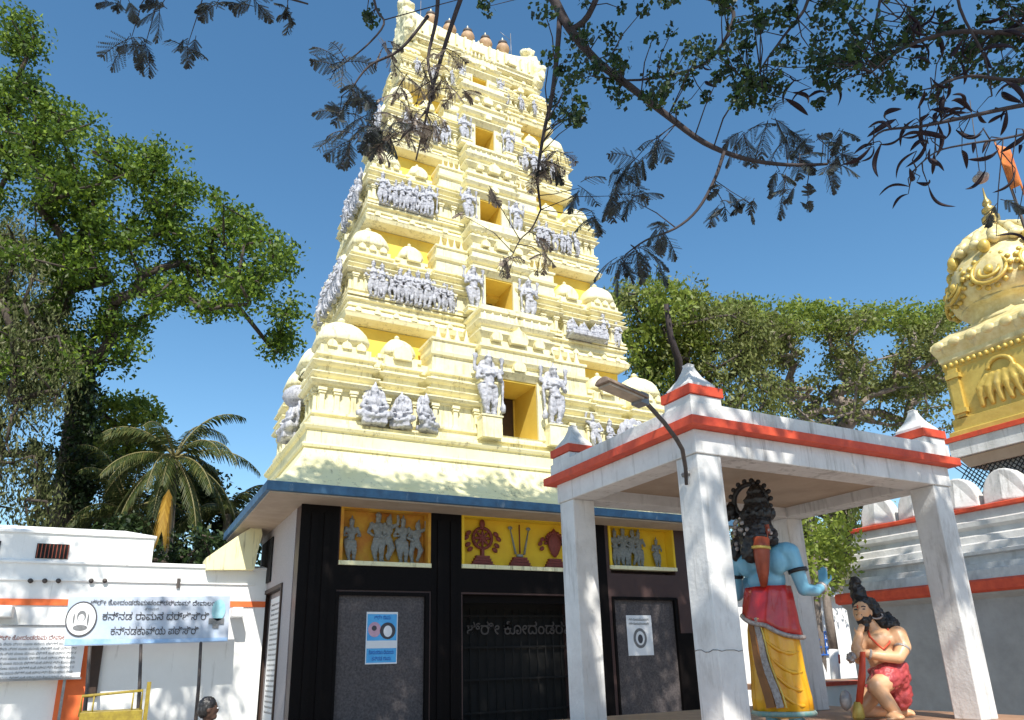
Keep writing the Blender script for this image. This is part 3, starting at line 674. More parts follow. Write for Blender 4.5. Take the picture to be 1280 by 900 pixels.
for k in range(2): text('poster_lettering', 'ಶ್ರೀ ಕೋದಂಡರಾಮಚಂದ್ರ', .09, (12.98, 17.042, 2.55-.11*k), (1, 0, 0), (0, 0, 1), METALG, ps, .001, width=.7)

# ================================================================== open pavilion
PX0, PX1, PY0, PY1, PZ = 4.64, 8.85, 5.02, 7.85, .84
pav = empty('pavilion', ((PX0+PX1)/2, (PY0+PY1)/2, 0), label='open white pavilion with four pillars and a red banded flat roof over two painted statues', cat='pavilion')
MB().mould(rect(3.95, 9.35, 4.25, 8.75), [(0, 0), (0, .62), (.06, .64), (.06, PZ-.004), (0, PZ)]).build('platform', FLOORB, pav)
cols = [(4.76, 5.14), (8.42, 5.14), (4.76, 7.38), (8.42, 7.38)]
cw = .31
for x, y in cols:
    m = MB(); m.mould(rect(x, x+cw, y, y+cw), [(.0, PZ), (0, 3.46)]); m.build('pillar', PAV, pav, bevel=.012)
bm_ = MB(); zb, zt_ = 3.46, 3.70
bm_.box(4.74, 8.75, 5.12, 5.47, zb, zt_); bm_.box(4.74, 8.75, 7.36, 7.71, zb, zt_); bm_.box(4.742, 5.09, 5.47, 7.36, zb+.002, zt_); bm_.box(8.40, 8.748, 5.47, 7.36, zb+.002, zt_)
bm_.build('roof_beam', PAV, pav, bevel=.01)
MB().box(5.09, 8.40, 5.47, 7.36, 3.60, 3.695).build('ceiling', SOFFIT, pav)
MB().mould(rect(4.70, 8.79, 5.08, 7.79), [(0, 3.702), (.02, 3.71), (.02, 3.735), (0, 3.74), (0, 3.97), (-.12, 3.985)]).build('roof_slab', PAV, pav, bevel=.008)
MB().mould(rect(4.68, 8.81, 5.06, 7.81), [(-.02, 3.70), (.045, 3.705), (.05, 3.71), (.05, 3.80), (-.02, 3.815)]).build('red_band', RED, pav, bevel=.006)
for x, y in ((4.92, 5.30), (8.57, 5.30), (4.92, 7.55), (8.57, 7.55)):
    f = MB(); f.mould(rect(x-.2, x+.2, y-.2, y+.2), [(0, 3.97), (0, 4.05), (-.02, 4.055)]);
    f.mould(rect(x-.17, x+.17, y-.17, y+.17), [(0, 4.17), (.0, 4.20), (-.03, 4.24), (-.08, 4.31), (-.115, 4.39), (-.13, 4.44), (-.125, 4.46), (-.15, 4.475)])
    fo = f.build('roof_finial', PAV, pav)
    MB().mould(rect(x-.2, x+.2, y-.2, y+.2), [(-.02, 4.055), (.02, 4.06), (.02, 4.155), (-.04, 4.17)]).build('finial_red_block', RED, fo)

m = MB(); random.seed(2); zc_ = 1.63
p_ = [(4.757, 5.45, zc_)]+[(4.757, 5.45-.05*k, zc_+random.uniform(-.012, .012)) for k in range(1, 7)]+[(4.757+.05*k, 5.137, zc_+random.uniform(-.015, .015)) for k in range(0, 7)]
m.tube(p_, .003, 4); m.build('plaster_crack', METALD, pav)
# street lamp on a bent pipe, clamped to the front pillar
lamp = empty('street_lamp', atX(858, 600, 4.70), label='weathered long street lamp on a bent pipe fixed to the front pillar of the pavilion', cat='street lamp')
pts = [atX(858, 606, 4.735), atX(857, 585, 4.70), at(853, 562, 6.75), at(845, 548, 6.65), at(830, 528, 6.55), at(812, 508, 6.45), at(799, 495, 6.40)]
MB().tube(pts, [.016, .02, .021, .022, .022, .022, .022], 8).build('bent_pipe', METALD, lamp)
MB().tube([atX(856, 592, 4.73)+Vector((.03, -.04, 0)), atX(856, 592, 4.73)+Vector((.03, .06, 0))], .025, 8).build('pipe_clamp', METALG, lamp)
a, b = at(803, 501, 6.42), at(752, 479, 6.12); ax = (b-a).normalized(); sd = ax.cross(Vector((0, 0, 1))).normalized(); up = sd.cross(ax)
L_ = (b-a).length; hd = MB(); n_ = 10; prof = []
for k in range(n_+1):
    t = math.pi*k/n_; prof.append((.085*math.cos(t), .06*math.sin(t)))
prof += [(-.075, 0), (-.07, .045), (0, .052), (.07, .045), (.075, 0)] if False else []
hd.prism(prof, a, sd, up, ax*L_); hd.build('lamp_housing', METALW, lamp, bevel=.006)
MB().quadbox(a+ax*L_*.52-up*.012, sd*.065, up*.01, ax*L_*.42).build('lamp_glass', mat('dusty_glass', (.45, .36, .26), (.3, .24, .18), 8, .3), lamp)
MB().quadbox(a+ax*.03-up*.0, sd*.06, up*.05, ax*.05).build('lamp_neck', METALG, lamp)

# ================================================================== painted statues
def yawm(loc, rz, s=1): return Matrix.Translation(loc) @ Matrix.Rotation(rz, 4, 'Z') @ Matrix.Scale(s, 4)
def hand(mb, wrist, d, up, size=.2, curl=.35, side=1):
    """palm and five fingers; d = pointing direction, up = back-of-hand normal, side = thumb side"""
    wrist, d, up = Vector(wrist), Vector(d).normalized(), Vector(up).normalized(); sd = d.cross(up).normalized()*side; up = sd.cross(d).normalized()*side
    pl = size*.5
    for k in range(4):
        o = (k-1.5)*size*.115
        cap(mb, wrist+sd*o*.6, wrist+d*pl+sd*o, size*.085, size*.075, 8)
    for k, ln in enumerate((.38, .44, .41, .31)):
        o = (1.5-k)*size*.125; p = wrist+d*pl+sd*o; r_ = size*.05; q = p
        dd = d.copy(); pts = [p]
        for j, fr in enumerate((.45, .32, .23)):
            dd = (dd-up*curl*(.6+.4*j)).normalized(); q = q+dd*size*ln*fr; pts.append(q)
        limb(mb, pts, [r_*1.1, r_, r_*.92, r_*.8], 8)
    t = wrist+d*pl*.25+sd*size*.2; t2 = t+(d*.7+sd*.75).normalized()*size*.24; t3 = t2+(d*.95+sd*.15-up*.2).normalized()*size*.2
    limb(mb, [wrist+d*pl*.1+sd*size*.08, t, t2, t3], [size*.09, size*.085, size*.065, size*.05], 8)

# --- standing blue figure (local: faces +Y, its right hand side is +X), seen from behind
S1 = (6.27, 5.90, PZ)
T1 = yawm(S1, -math.radians(63), .985)
blue = empty('standing_statue', S1, label='blue skinned standing statue in red waistcloth and yellow robe, seen from behind', cat='statue')
b = MB(); b.T = T1
b.box(-.34, .34, -.3, .34, 0, .04)
b.build('statue_base', PAV, blue)
b = MB(); b.T = T1
ell(b, (0, .03, 2.13), (.125, .15, .18)); ell(b, (0, .16, 2.04), (.07, .05, .06)); ell(b, (0, .19, 2.12), (.025, .035, .045)); limb(b, [(0, .05, 2.02), (0, .0, 1.83)], [.085, .10])
for s_ in (-1, 1): ell(b, (s_*.128, .02, 2.12), (.02, .035, .055))
ell(b, (0, .0, 1.75), (.27, .16, .17)); ell(b, (-.17, -.06, 1.74), (.12, .09, .16)); ell(b, (.17, -.06, 1.74), (.12, .09, .16)); ell(b, (0, .02, 1.55), (.215, .14, .2)); ell(b, (0, .03, 1.4), (.2, .14, .14))
for s_ in (-1, 1): limb(b, [(s_*.08, .01, 1.86), (s_*.27, -.01, 1.83)], [.09, .115])
limb(b, [(.30, -.01, 1.82), (.35, .0, 1.62), (.38, .04, 1.42)], [.11, .085, .068]); limb(b, [(.38, .04, 1.42), (.46, .22, 1.41), (.50, .40, 1.46)], [.07, .062, .044])
hand(b, (.50, .41, 1.47), (.08, .35, 1), (.2, 1, -.3), .24, .12, -1)
limb(b, [(-.30, -.01, 1.82), (-.37, .04, 1.6), (-.38, .1, 1.42)], [.115, .095, .075]); limb(b, [(-.38, .1, 1.42), (-.36, .28, 1.5), (-.3, .38, 1.62)], [.078, .07, .05])
hand(b, (-.30, .39, 1.63), (.2, .2, 1), (0, -1, .3), .24, .5, 1)
for s_ in (-1, 1): limb(b, [(s_*.09, .02, 1.35), (s_*.12, .02, .75), (s_*.12, .0, .3), (s_*.12, -.02, .1)], [.12, .10, .08, .065]); ell(b, (s_*.13, .08, .07), (.065, .16, .05)); [ell(b, (s_*.13+(k-2)*.022, .22-.012*abs(k-2), .055), (.015, .03, .018), seg=8) for k in range(5)]
remesh(b, 'body', SKINB, blue, .013, 3)
b = MB(); b.T = T1   # eyes and lips sit on the face
for s_ in (-1, 1): ell(b, (s_*.045, .165, 2.15), (.022, .015, .012), seg=8)
b.build('eyes', PAPER, blue)
b = MB(); b.T = T1; ell(b, (0, .195, 2.055), (.03, .015, .01), seg=8); b.build('lips', RED, blue)
b = MB(); b.T = T1   # hair down the back
ell(b, (0, -.03, 2.17), (.155, .15, .17)); limb(b, [(0, -.1, 2.12), (-.02, -.16, 1.98), (-.06, -.2, 1.84)], [.16, .16, .12])
for k in range(16): a = random.uniform(-1.4, 1.4); ell(b, (.17*math.sin(a)-.03, -.06-.13*math.cos(a), 1.82+random.random()*.3), (.05, .045, .06))
limb(b, [(-.14, -.02, 2.1), (-.24, -.06, 1.95), (-.27, -.1, 1.84)], [.09, .09, .07]); limb(b, [(.13, -.06, 2.05), (.17, -.12, 1.95)], [.08, .06])
remesh(b, 'hair', HAIR, blue, .016, 1, .02, .04)
b = MB(); b.T = T1
random.seed(8)
for k in range(20): a = random.uniform(-1.5, 1.3); ell(b, (.215*math.sin(a)-.03, -.09-.19*math.cos(a), 1.88+random.random()*.32), (.026, .02, .026), seg=6)
b.build('hair_flowers', SILVER, blue, kind='stuff')
b = MB(); b.T = T1   # crown: tall tiered cone with a scalloped plate
b.lathe((0, -.0, 2.22), [(.17, 0), (.185, .03), (.17, .06), (.15, .08), (.17, .12), (.15, .16), (.12, .2), (.14, .235), (.11, .27), (.08, .31), (.095, .34), (.06, .38), (.02, .42), (.03, .45), (.005, .49)], 16)
for k in range(12): a = 2*math.pi*k/12; ell(b, (.175*math.cos(a), .175*math.sin(a), 2.29), (.035, .035, .05), seg=8)
remesh(b, 'crown', HAIR, blue, .014, 1, .012, .03)
b = MB(); b.T = T1
cc = Vector((-.07, .03, 2.46))
ring = [cc+Vector((math.cos(a)*.19, 0, math.sin(a)*.2)) for a in np.linspace(0, 2*math.pi, 25)]
b.tube(ring, .032, 6)
for k in range(18): a = 2*math.pi*k/18; q = cc+Vector((math.cos(a)*.235, 0, math.sin(a)*.245)); ell(b, q, (.03, .02, .03), seg=6)
limb(b, [(-.35, .0, 2.3), (-.3, .0, 2.4), (-.28, 0, 2.3)], [.05, .06, .04])
b.build('halo_ring', HAIR, blue)
b = MB(); b.T = T1   # quiver on the back
b.tube([(.02, -.17, 1.47), (.045, -.22, 1.62), (.06, -.235, 1.80), (.07, -.22, 1.98)], [.05, .09, .12, .125], 14, .7); qv = b.build('quiver', QUIV, blue)
b = MB(); b.T = T1
b.tube([(.06, -.232, 1.86), (.062, -.232, 1.89)], [.135, .135], 14, .75); b.build('quiver_band', GOLD, qv)
for k in range(5):
    b = MB(); b.T = T1; x = .01+.03*k; b.tube([(x, -.2, 1.95), (x+.02, -.2, 2.1)], .01, 5); b.quadbox((x+.02, -.2, 2.08), (.022, 0, 0), (0, .003, 0), (0, 0, .05)); b.build('arrow', QUIV, qv)
b = MB(); b.T = T1
for p, q, r_ in (((.355, 0, 1.64), (.362, 0, 1.60), .105), ((-.36, .035, 1.64), (-.366, .04, 1.6), .105)): b.tube([p, q], r_, 14)
b.build('armlet', HAIR, blue)
b = MB(); b.T = T1; b.tube([(.487, .35, 1.445), (.493, .385, 1.455)], .066, 12); b.build('bracelet', SILVER, blue)
def drape(mb, rings, folds, amp, seg=64, ph=0):
    vs = []
    for i, (cx_, cy_, z, rx, ry) in enumerate(rings):
        for k in range(seg):
            a = 2*math.pi*k/seg; f_ = 1+amp[i]*math.sin(folds*a+ph+z*3+.6*math.sin(3*a))
            vs.append((cx_+rx*f_*math.cos(a), cy_+ry*f_*math.sin(a), z+.02*math.sin(2*a+1)))
    n = len(rings); mb.add(vs, [(i*seg+k, i*seg+(k+1) % seg, (i+1)*seg+(k+1) % seg, (i+1)*seg+k) for i in range(n-1) for k in range(seg)]+[tuple(reversed(range(seg))), tuple((n-1)*seg+k for k in range(seg))], True)
b = MB(); b.T = T1
drape(b, [(0, .02, .14, .30, .24), (0, .02, .3, .30, .24), (0, .01, .55, .275, .23), (0, 0, .8, .27, .225), (0, .0, 1.0, .26, .215), (0, .01, 1.2, .22, .18), (0, .02, 1.34, .19, .15)], 13, [.06, .055, .05, .04, .03, .02, .01])
b.build('yellow_robe', YELC, blue)
b = MB(); b.T = T1
b.add([], [])
def sash(mb, pts, wd, th=.02):
    pts = [Vector(p) for p in pts]
    for i in range(len(pts)-1):
        p, q = pts[i], pts[i+1]; d = (q-p); m_ = (p+q)/2; nrm = Vector((m_.x, m_.y, 0)).normalized(); sd_ = d.cross(nrm).normalized()
        mb.quadbox(m_, d*.53, sd_*wd/2, nrm*th/2)
# red waistcloth sloping down to the figure's right
vs = []; seg = 48
for j in range(7):
    t = j/6
    for k in range(seg):
        a = 2*math.pi*k/seg; ztop = 1.47; zbot = 1.12-.26*max(0, math.cos(a))**1.0+.06*math.cos(2*a)
        z = ztop+(zbot-ztop)*t; rx = .245+.062*t+.010*math.sin(9*a+t*4); ry = .200+.062*t+.010*math.sin(9*a+t*4)
        vs.append((rx*math.cos(a), .02+ry*math.sin(a), z))
b.add(vs, [(i*seg+k, i*seg+(k+1) % seg, (i+1)*seg+(k+1) % seg, (i+1)*seg+k) for i in range(6) for k in range(seg)]+[tuple(range(seg)), tuple(reversed([6*seg+k for k in range(seg)]))], True)
b.build('red_waistcloth', REDC, blue)
b = MB(); b.T = T1
pts = []
for k in range(31):
    a = -math.pi*1.0+math.pi*1.1*k/30
    z = 1.12-.26*max(0, math.cos(a))+.06*math.cos(2*a); pts.append((.31*math.cos(a), .02+.265*math.sin(a), z))
b.tube(pts, .026, 6); b.build('waistcloth_border', SILVER, blue)
b = MB(); b.T = T1
def hug(da, wob=.03): return [((.275+.004*k)*math.cos(a), .012+(.232+.003*k)*math.sin(a), 1.13-.09*k) for k in range(11) for a in [-2.02+da+.06*k+wob*math.sin(k*.9)]]
sash(b, hug(0), .075, .016); b.build('robe_border', SILVER, blue)
b = MB(); b.T = T1
sash(b, hug(-.30), .10, .014); b.build('brown_sash', mat('brown_cloth_paint', (.30, .12, .03), (.2, .08, .02), 6, .5, .2), blue)
b = MB(); b.T = T1
sash(b, hug(.19), .014, .02); b.build('gold_piping', GOLD, blue)
for k, (a0, a1, z0, z1) in enumerate([(-1.9, -.3, .98, .78), (-1.75, -.2, .80, .58), (-1.6, -.1, .60, .42), (-1.5, 0, .42, .28)]):   # swags across the robe
    b = MB(); b.T = T1; n_ = 14; pts = []
    for i in range(n_):
        t = i/(n_-1); a = a0+(a1-a0)*t; z = z0+(z1-z0)*t-.10*math.sin(math.pi*t); pts.append((.277*math.cos(a), .015+.235*math.sin(a), z))
    b.tube(pts, [.006+.018*math.sin(math.pi*i/(n_-1)) for i in range(n_)], 6); b.build('robe_fold', YELC, blue)
b = MB(); b.T = T1
b.tube([(.31*math.cos(a), .02+.25*math.sin(a), .16) for a in np.linspace(0, 2*math.pi, 33)], .03, 6); b.build('hem_border', mat('teal_border', (.12, .3, .28), (.3, .35, .3), 20, .5), blue)

# --- kneeling bearded figure with a mace; local x = picture right, y = away, z = up
KL = atZ(1103, 899, PZ); KL.z = PZ
az = math.atan2(KL.x, KL.y)
T2 = yawm(KL, -az+.05, .93) @ Matrix(((1, 0, .09, 0), (0, 1, 0, 0), (0, 0, 1, 0), (0, 0, 0, 1)))
kn = empty('kneeling_statue', KL, label='kneeling bare chested bearded statue with black topknot and red loincloth leaning on a mace', cat='statue')
b = MB(); b.T = T2
ell(b, (-.15, -.06, 1.29), (.105, .125, .15)); ell(b, (-.19, -.16, 1.22), (.05, .05, .05)); ell(b, (-.18, -.185, 1.29), (.022, .035, .04)); ell(b, (-.04, -.05, 1.27), (.02, .03, .045))
limb(b, [(-.11, -.02, 1.2), (-.02, .02, 1.05)], [.08, .09])
ell(b, (.05, .0, .92), (.22, .15, .16)); ell(b, (-.03, -.08, .93), (.12, .09, .09)); ell(b, (.13, -.06, .93), (.12, .09, .09)); ell(b, (.05, -.01, .74), (.18, .14, .18)); ell(b, (.06, .02, .55), (.18, .14, .15))
limb(b, [(.24, -.02, .98), (.29, -.1, .84), (.22, -.2, .72)], [.12, .095, .075]); limb(b, [(.22, -.2, .72), (.05, -.26, .74), (-.14, -.28, .78)], [.075, .068, .05]); 
hand(b, (-.15, -.28, .78), (-1, -.1, -.15), (.0, -1, .1), .19, .7, 1)
limb(b, [(-.15, .0, .98), (-.22, -.08, .84), (-.22, -.2, .72)], [.11, .09, .07]); limb(b, [(-.22, -.2, .72), (-.24, -.22, .88), (-.20, -.22, .98)], [.07, .06, .05])
hand(b, (-.2, -.22, .99), (.25, .0, 1), (-.2, -1, 0), .18, .55, -1)
limb(b, [(.16, -.02, .5), (.02, -.22, .43), (-.06, -.32, .40)], [.16, .13, .10]); limb(b, [(-.06, -.32, .39), (.06, -.3, .2), (.16, -.26, .07)], [.098, .085, .055])
ell(b, (.12, -.33, .05), (.09, .15, .05), (0, 0, .5)); [ell(b, (.03+.025*k, -.46+.012*k, .035), (.018, .03, .018), seg=8) for k in range(5)]
limb(b, [(.05, .05, .5), (-.12, -.02, .26), (-.26, -.06, .11)], [.15, .12, .095]); limb(b, [(-.26, -.06, .10), (-.05, .12, .08), (.16, .22, .07)], [.09, .075, .05])
ell(b, (.26, .25, .06), (.13, .06, .05))
for k in range(5): ell(b, (.37, .22+.02*k, .04), (.025, .014, .016), seg=8)
remesh(b, 'body', SKINP, kn, .012, 3)
b = MB(); b.T = T2
ell(b, (-.13, .0, 1.38), (.125, .14, .12)); ell(b, (-.17, .02, 1.52), (.10, .10, .12)); ell(b, (-.2, .02, 1.66), (.075, .075, .085)); ell(b, (-.2, .02, 1.60), (.09, .09, .03))
limb(b, [(-.06, .06, 1.36), (.04, .09, 1.22), (.12, .1, 1.12)], [.12, .1, .1]); ell(b, (.17, .08, 1.12), (.12, .1, .11)); ell(b, (.03, .0, 1.26), (.06, .06, .06))
for k in range(14): ell(b, (random.uniform(-.02, .24), random.uniform(.02, .16), random.uniform(1.05, 1.25)), (.045, .045, .05))
remesh(b, 'hair', HAIR, kn, .013, 1, .015, .03)
b = MB(); b.T = T2
ell(b, (-.145, -.12, 1.175), (.075, .075, .07)); ell(b, (-.12, -.12, 1.11), (.05, .06, .07)); ell(b, (-.08, -.06, 1.2), (.05, .07, .07)); ell(b, (-.185, -.185, 1.245), (.045, .02, .014))
remesh(b, 'beard', HAIR, kn, .012, 1, .01, .03)
for dx in (-.055, .035):
    b = MB(); b.T = T2; ell(b, (-.165+dx, -.168, 1.315), (.022, .016, .011), seg=8); b.build('eye', INK, kn)
    b = MB(); b.T = T2; b.tube([(-.19+dx, -.17, 1.345), (-.165+dx, -.178, 1.352), (-.14+dx, -.168, 1.343)], .007, 5); b.build('eyebrow', INK, kn)
b = MB(); b.T = T2; b.tube([(-.2, -.165, 1.37), (-.2, -.178, 1.33)], .008, 5); b.build('forehead_mark', RED, kn)
b = MB(); b.T = T2; b.tube([(.02+.07*math.cos(a), -.04+.03*math.sin(a), 1.235+.04*math.sin(a)) for a in np.linspace(0, 2*math.pi, 13)], .012, 6); b.build('ear_ornament', SILVER, kn)
b = MB(); b.T = T2
limb(b, [(.16, -.0, .55), (.06, -.15, .47)], [.19, .17]); ell(b, (.14, .03, .48), (.22, .19, .2)); ell(b, (.2, .08, .3), (.17, .15, .22)); ell(b, (.07, -.02, .57), (.2, .165, .08)); limb(b, [(.05, .04, .45), (-.06, .0, .33)], [.17, .14])
remesh(b, 'loincloth', MAROON, kn, .014, 2, .02, .05)
b = MB(); b.T = T2
b.tube([(-.18, -.32, .80), (-.21, -.32, .5), (-.27, -.32, .16)], [.03, .045, .04], 10); mc = b.build('mace_shaft', RED, kn)
b = MB(); b.T = T2; b.lathe((-.275, -.32, .02), [(.06, 0), (.075, .03), (.06, .12), (.045, .2)], 12); b.build('mace_foot', GOLD, kn)
b = MB(); b.T = T2; ell(b, (-.41, -.33, .24), (.07, .08, .12)); b.build('mace_head', mat('grey_ball', (.15, .15, .16), (.25, .25, .26), 12, .3), kn)
b = MB(); b.T = T2; ell(b, (-.315, -.33, .735), (.055, .055, .065)); remesh(b, 'silver_fist_ornament', SILVER, kn, .01, 1, .02, .02)
for p, q, r_ in (((.275, -.11, .83), (.265, -.125, .81), .1), ((-.09, -.27, .765), (-.115, -.275, .77), .064)):
    b = MB(); b.T = T2; b.tube([p, q], r_, 14); b.build('arm_band', SILVER, kn)
b = MB(); b.T = T2
b.tube([(-.09, -.06, 1.06), (-.08, -.15, .98), (.0, -.19, .88), (.06, -.18, .82), (.14, -.15, .9), (.14, -.04, 1.07)], .013, 6); b.build('necklace', RED, kn)

# ================================================================== left building
YB = 21.0
lb = empty('compound_building', (-3, YB, 0), label='low white building with orange band and dark window left of the tower', cat='building')
m = MB(); m.box(-16, 3.475, YB, YB+.5, 0, 3.12); m.box(-16, 3.475, YB, YB+.5, 3.27, 4.10)
m.mould(rect(-16, 3.44, YB-.02, YB+.6), [(0, 4.10), (.03, 4.12), (.03, 4.16), (-.1, 4.22)])
m.build('wall', WHITEB, lb)
MB().box(-16, 3.47, YB-.035, YB+.3, 3.121, 3.269).build('orange_band', ORANGE, lb)
MB().box(-16, 3.15, YB-.05, YB+.2, 3.70, 3.735).build('drip_ledge', WHITEB, lb)
m = MB(); 
m.mould(rect(-9, .58, YB+.08, YB+2.6), [(0, 4.2), (0, 4.84), (.05, 4.85), (.05, 4.9), (-.7, 5.12)])
m.build('raised_block', WHITEB, lb)
w_ = MB().box(-1.98, -1.30, YB+.055, YB+.081, 4.24, 4.60).build('window', DARK, lb)
f = MB()
for k in range(9): f.box(-1.96+k*.08, -1.94+k*.08, YB+.04, YB+.056, 4.25, 4.59)
f.build('window_bars', QUIV, w_)
w_ = MB().box(-3.6, -2.72, YB+.055, YB+.081, 4.24, 4.62).build('window', DARK, lb)
for x in (38, 56, 73, 114, 131):
    p = atY(x, 726, YB-.05); m = MB(); m.tube([(p.x, YB-.09, p.z), (p.x, YB+.02, p.z)], .055, 10); m.build('drain_spout', METALD, lb)
p = atY(223, 729, YB-.02); MB().box(p.x-.04, p.x+.04, YB-.06, YB+.01, p.z-.12, p.z+.12).build('drain_slot', METALD, lb)
for x0, x1 in ((-20, 17), (288, 300)):
    a = atY(x0, 757, YB); c_ = atY(x1, 773, YB); m = MB(); m.box(a.x, c_.x, YB-.55, YB, c_.z, 3.08); m.build('bracket_stone', WHITEB, lb, bevel=.03)
# orange pillar below the notice board
m = MB().box(-1.08, -.50, YB-.12, YB, 0, 2.4).build('orange_pillar', ORANGE, lb)
MB().box(-.50, -.25, YB-.10, YB, 1.0, 2.4).build('dark_recess', DARKW, lb)
# sloping yellow and white buttress against the tower
bt = MB(); P_ = [(258, 697), (300, 668), (326, 653), (328, 668), (322, 690), (318, 712), (258, 712)]
pl = [atY(x, y, 20.7) for x, y in P_]; n_ = len(pl); vs = pl+[p+Vector((0, .9, 0)) for p in pl]
bt.add(vs, [tuple(range(n_)), tuple(reversed(range(n_, 2*n_)))]+[(i, i+n_, (i+1) % n_+n_, (i+1) % n_) for i in range(n_)])
bt.build('sloping_buttress', CREAM2, label='cream sloping masonry buttress between the left building and the tower eave', cat='buttress')

# banner on poles
bn = empty('banner', (.6, 20.1, 0), label='long pale blue printed banner with dark lettering and a round portrait on its left', cat='banner')
c0, c1, c2, c3 = [atY(x, y, 20.1) for x, y in ((86, 746), (288, 745), (285, 802), (79, 808))]
me = MB()
nx, nz = 24, 8; V = []
for j in range(nz+1):
    for i in range(nx+1):
        u, v = i/nx, j/nz; p = (c0*(1-u)+c1*u)*(1-v)+(c3*(1-u)+c2*u)*v; p.y += .006*math.sin(u*14)*math.sin(v*3)+.004*math.sin(u*5+v*4); V.append(p)
F1 = [(j*(nx+1)+i, j*(nx+1)+i+1, (j+1)*(nx+1)+i+1, (j+1)*(nx+1)+i) for j in range(nz) for i in range(nx)]
V2 = [p+Vector((0, .01, 0)) for p in V]; n_ = len(V)
me.add(V+V2, F1+[tuple(reversed([k+n_ for k in f])) for f in F1], True)
BAN = mat('banner_print', (.56, .60, .68), (.42, .52, .66), 1.1, .5, 0, 10, stain=(.52, .48, .58), sscale=1.6, sthr=.55)
me.build('banner_sheet', BAN, bn)
X0, Z0 = c0.x, c0.z; WB = c1.x-c0.x; HB = c0.z-c3.z; yb = 20.084
text('banner_heading', 'ಶ್ರೀ ಕೋದಂಡರಾಮಚಂದ್ರಸ್ವಾಮಿ ದೇವಾಲಯ', .15, (X0+WB*.53, yb, Z0-.17), (1, 0, 0), (0, 0, 1), INK, bn, .002, width=WB*.80)
text('banner_line', 'ಕನ್ನಡ ರಾಮನ ದರ್ಶಿಸಿರಿ', .24, (X0+WB*.54, yb, Z0-.52), (1, 0, 0), (0, 0, 1), INK, bn, .002, width=WB*.66)
text('banner_line', 'ಕನ್ನಡಕಾವ್ಯ ಪಠಿಸಿರಿ', .24, (X0+WB*.54, yb, Z0-.86), (1, 0, 0), (0, 0, 1), INK, bn, .002, width=WB*.54)
text('banner_subheading', 'ತಿರುಮಲೆ', .08, (X0+WB*.5, yb, Z0-.29), (1, 0, 0), (0, 0, 1), METALG, bn, .001)
def disc2(x, z, r, y, m, nm, par, sx=1, r2=0):
    q = MB(); q.prism([(r*sx*math.cos(t), r*math.sin(t)) for t in np.linspace(0, 2*math.pi, 29)[:-1]], (x, y, z), (1, 0, 0), (0, 0, 1), (0, -.004, 0)); return q.build(nm, m, par)
ex, ez = X0+.32, Z0-.50
disc2(ex, ez, .40, yb, INK, 'portrait_ring', bn, .8); disc2(ex, ez, .365, yb-.005, PAPER, 'portrait', bn, .8)
q = MB()
for dx, dz, rx, rz in ((0, .06, .095, .13), (0, -.2, .15, .07), (-.15, .0, .018, .12), (.14, -.02, .02, .14)):
    q.prism([(rx*math.cos(t), rz*math.sin(t)) for t in np.linspace(0, 2*math.pi, 13)[:-1]], (ex+dx, yb-.01, ez+dz), (1, 0, 0), (0, 0, 1), (0, -.003, 0))
q.build('portrait_drawing', METALG, bn)
disc2(ex, ez+.02, .085, yb-.014, PAPER, 'portrait_face', bn, .75)
ex2, ez2 = X0+WB-.2, Z0-.28
disc2(ex2-.05, ez2, .26, yb, mat('printed_teal', (.25, .55, .62), (.4, .65, .72), 6, .6), 'picture_oval', bn, .62); q = MB(); q.box(ex2-.26, ex2+.1, yb-.004, yb, ez2-.34, ez2-.2); q.box(ex2-.16, ex2-.02, yb-.005, yb, ez2-.44, ez2-.34); q.build('picture_shape', METALG, bn)
q = MB(); q.add([c3+Vector((.02, -.014, .02)), c2+Vector((-.02, -.014, .02)), c2+Vector((-.02, -.014, .10)), c3*.5+c2*.5+Vector((0, -.014, .11)), c3+Vector((.02, -.014, .16))], [(0, 1, 2, 3, 4)]); q.build('blue_wave_print', mat('wave_blue', (.25, .45, .75), (.45, .6, .82), 3, .5), bn)
for nm_, (xa, ya), (xb, yb_) in (('dark bamboo pole under the left end of the banner', (112, 808), (104, 905)), ('thin rusty pole under the middle of the banner', (176, 806), (171, 905)), ('dark pole under the right end of the banner', (251, 800), (244, 905))):
    a, b2 = atY(xa, ya, 20.14), atY(xb, yb_, 19.9); d_ = b2-a; q = b2+d_*(b2.z/(-d_.z)); a = a-d_*.12
    tag(MB().tube([a, a.lerp(q, .5)+Vector((.02, 0, 0)), q], [.035, .04, .045], 8).build('pole', METALD), nm_, 'pole', 'poles holding the banner')

# notice board
nb = empty('notice_board', (-2.2, 20.6, 0), label='white metal notice board full of small dark lines of text beside the orange pillar', cat='notice board')
a, c_ = atY(0, 783, 20.6), atY(100, 845, 20.6)
MB().box(a.x-1.9, c_.x, 20.60, 20.64, c_.z-.02, a.z).build('board', PAPER, nb)
m = MB(); m.box(a.x-1.92, c_.x+.03, 20.57, 20.66, a.z, a.z+.035); m.box(a.x-1.92, c_.x+.03, 20.57, 20.66, c_.z-.07, c_.z-.022); m.build('board_frame', METALG, nb)
tx = 'ಶ್ರೀ ಕೋದಂಡರಾಮ ದೇವಾಲಯ ಸೇವಾ ವಿವರ ಪೂಜಾ ಸಮಯ ಬೆಳಿಗ್ಗೆ ಸಂಜೆ ದರ್ಶನ'
text('board_heading', 'ಶ್ರೀ ಕೋದಂಡರಾಮ ದೇವಾಲಯ', .13, (c_.x-1.0, 20.595, a.z-.3), (1, 0, 0), (0, 0, 1), QUIV, nb, .001, width=1.5)
for k in range(8): text('board_line', tx[k:]+' '+tx[:k*3], .075, (c_.x-1.35, 20.595, a.z-.42-k*.105), (1, 0, 0), (0, 0, 1), METALG, nb, .001, width=2.4)
